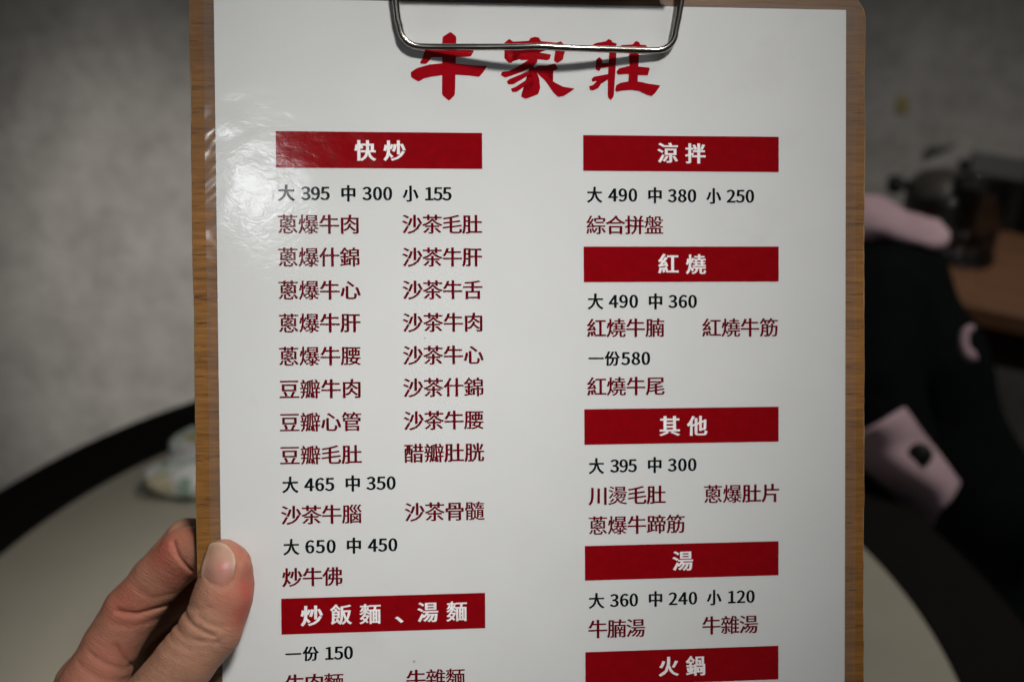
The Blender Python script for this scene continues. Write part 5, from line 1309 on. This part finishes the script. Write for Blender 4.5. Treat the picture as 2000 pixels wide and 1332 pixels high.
TZR, IZR = (10, 32), (-30, 0)
groove([(340, 1203), (372, 1221), (416, 1241)], TZR, 0.9, 0.7)
groove([(386, 1207), (404, 1217), (430, 1227)], TZR, 0.55, 0.8)
groove([(326, 1228), (364, 1246), (424, 1255)], TZR, 0.5, 0.9)
groove([(322, 1248), (370, 1264), (410, 1266)], TZR, 0.3, 0.8)
groove([(350, 1195), (385, 1196), (410, 1190)], TZR, 0.25, 0.8)
groove([(310, 1262), (350, 1280), (395, 1282)], TZR, 0.2, 0.8)
groove([(345, 1056), (356, 1078), (380, 1106)], IZR, 1.0, 0.8)
groove([(232, 1193), (269, 1197), (322, 1186)], IZR, 1.2, 0.85)
groove([(222, 1215), (262, 1222), (300, 1216)], IZR, 0.35, 0.9)
groove([(228, 1258), (246, 1302), (254, 1318)], (-40, 10), 0.9, 0.9)
groove([(180, 1272), (224, 1296), (250, 1314)], (-40, 10), 0.6, 0.8)
groove([(160, 1290), (205, 1316), (240, 1330)], (-40, 10), 0.5, 1.0)
groove([(270, 1150), (300, 1165), (335, 1160)], IZR, 0.25, 0.9)
# bed of the nail
NAIL_L = [(391, 1126), (394, 1108), (398, 1092), (403, 1076), (409, 1064)]
NAIL_R = [(455, 1132), (459, 1112), (461, 1096), (458, 1081), (449, 1069)]
groove([(392, 1124), (402, 1137), (422, 1149), (440, 1150), (452, 1138), (458, 1112), (461, 1096)], (6, 32), 0.45, 0.7)

V, F = f.surface()
nrm = f.grad(V)
for i, v in enumerate(V):
    q = Vector(v)
    a = noise.noise(q * 0.12) * 0.18 + noise.noise(q * 0.45) * 0.07
    V[i] += nrm[i] * a
# nothing of the hand may enter the board
inb = (V[:, 0] > X0 - 0.2) & (V[:, 2] < 0.35) & (V[:, 2] > -1.9)
V[inb & (V[:, 1] < Y1), 2] = 0.35
inb = (V[:, 0] > X0 - 0.2) & (V[:, 2] > -3.75) & (V[:, 2] <= -1.9)
V[inb, 2] = -3.75
me = mesh_of(V * MM, F)
hand = link('person', me, M['skin'], None, True)
hand.matrix_world = BOARD
tag(hand, 'bare hand gripping the clipboard edge with its thumb lying on the menu', 'hand')
fl_ = np.zeros(len(V))


def flush(px, py, z, r, amt):
    c_ = H(px, py, z)
    d = np.linalg.norm(V - c_, axis=1)
    fl_[:] = np.maximum(fl_, amt * np.exp(-(d / r) ** 2))


flush(480, 1120, 10, 4.6, 0.75)
flush(480, 1152, 12, 6.2, 1.0)
flush(470, 1192, 13, 6.2, 1.0)
flush(468, 1085, 9, 4.5, 0.6)
flush(486, 1150, 5, 7.0, 0.9)
flush(466, 1215, 8, 5.0, 0.6)
flush(470, 1075, 7, 5.0, 0.4)
flush(440, 1168, 19, 4.5, 0.45)
flush(425, 1110, 17, 4.0, 0.4)
flush(320, 1075, -12, 9.0, 0.7)
flush(360, 1045, -12, 6.0, 0.5)
flush(350, 1125, -12, 10.0, 0.5)
flush(245, 1185, -14, 11.0, 0.55)
flush(190, 1290, -8, 14.0, 0.45)
flush(240, 1290, -10, 9.0, 0.5)
flush(150, 1330, -8, 14.0, 0.35)
at = me.attributes.new('flush', 'FLOAT', 'POINT')
at.data.foreach_set('value', fl_.astype(np.float32))

# thumbnail: a curved plate that follows the finger under it
nu, nv = 21, 25
pts = []
free = []
for j in range(nv):
    v = j / (nv - 1)
    q = v * (len(NAIL_L) - 1)
    k = min(int(q), len(NAIL_L) - 2)
    fr_ = q - k
    Lp = np.array(NAIL_L[k]) * (1 - fr_) + np.array(NAIL_L[k + 1]) * fr_
    Rp = np.array(NAIL_R[k]) * (1 - fr_) + np.array(NAIL_R[k + 1]) * fr_
    for i in range(nu):
        u = i / (nu - 1)
        p = Lp * (1 - u) + Rp * u
        hump = math.sin(math.pi * u) ** 0.7
        base_bow = (1 - v) ** 2 * 21 * hump * (0.4 + 0.6 * u) * 1.15
        tip_bow = v ** 3 * -10 * hump
        p = p + np.array([0, base_bow + tip_bow])
        hit = None
        zs = np.linspace(32, 0, 161)
        ray = np.array([H(p[0], p[1], z) for z in zs])
        val = f.value(ray)
        ii = np.argmax(val < 0)
        if val[ii] >= 0:
            ii = len(zs) - 40
        pts.append(ray[ii])
        e = max(0.0, (v - 0.86) / 0.14)
        e = max(e, max(0.0, (u - 0.90) / 0.10) * min(1, max(0, (v - 0.15) * 3)))
        free.append(min(1, e))
pts = np.array(pts)
# smooth the depth so that the plate is even, then lift it off the skin
Zg = pts[:, 2].reshape(nv, nu)
for _ in range(14):
    Zp = np.pad(Zg, 1, mode='edge')
    Zg = (Zp[:-2, 1:-1] + Zp[2:, 1:-1] + Zp[1:-1, :-2] + Zp[1:-1, 2:] + 2 * Zg) / 6
uu, vv_ = np.meshgrid(np.linspace(0, 1, nu), np.linspace(0, 1, nv))
Zg = Zg + 0.30 + 0.35 * np.sin(np.pi * uu) ** 0.8 - 0.55 * (1 - vv_) ** 6 + 0.25 * vv_ ** 4
pts[:, 2] = Zg.ravel()
fs = [(j * nu + i, j * nu + i + 1, (j + 1) * nu + i + 1, (j + 1) * nu + i) for j in range(nv - 1) for i in range(nu - 1)]
me = mesh_of(pts * MM, fs)
nl = link('thumbnail', me, M['nail'], hand, True)
md = nl.modifiers.new('t', 'SOLIDIFY')
md.thickness = 0.00055
md.offset = -1
at = me.attributes.new('free_edge', 'FLOAT', 'POINT')
at.data.foreach_set('value', np.array(free, np.float32))
at = me.attributes.new('blush', 'FLOAT', 'POINT')
c1, c2 = H(432, 1112, 19), H(428, 1140, 19)
at.data.foreach_set('value', np.maximum(np.exp(-(np.hypot(pts[:, 0] - c1[0], pts[:, 1] - c1[1]) / 2.2) ** 2), 0.6 * np.exp(-(np.hypot(pts[:, 0] - c2[0], pts[:, 1] - c2[1]) / 4.5) ** 2)).astype(np.float32))
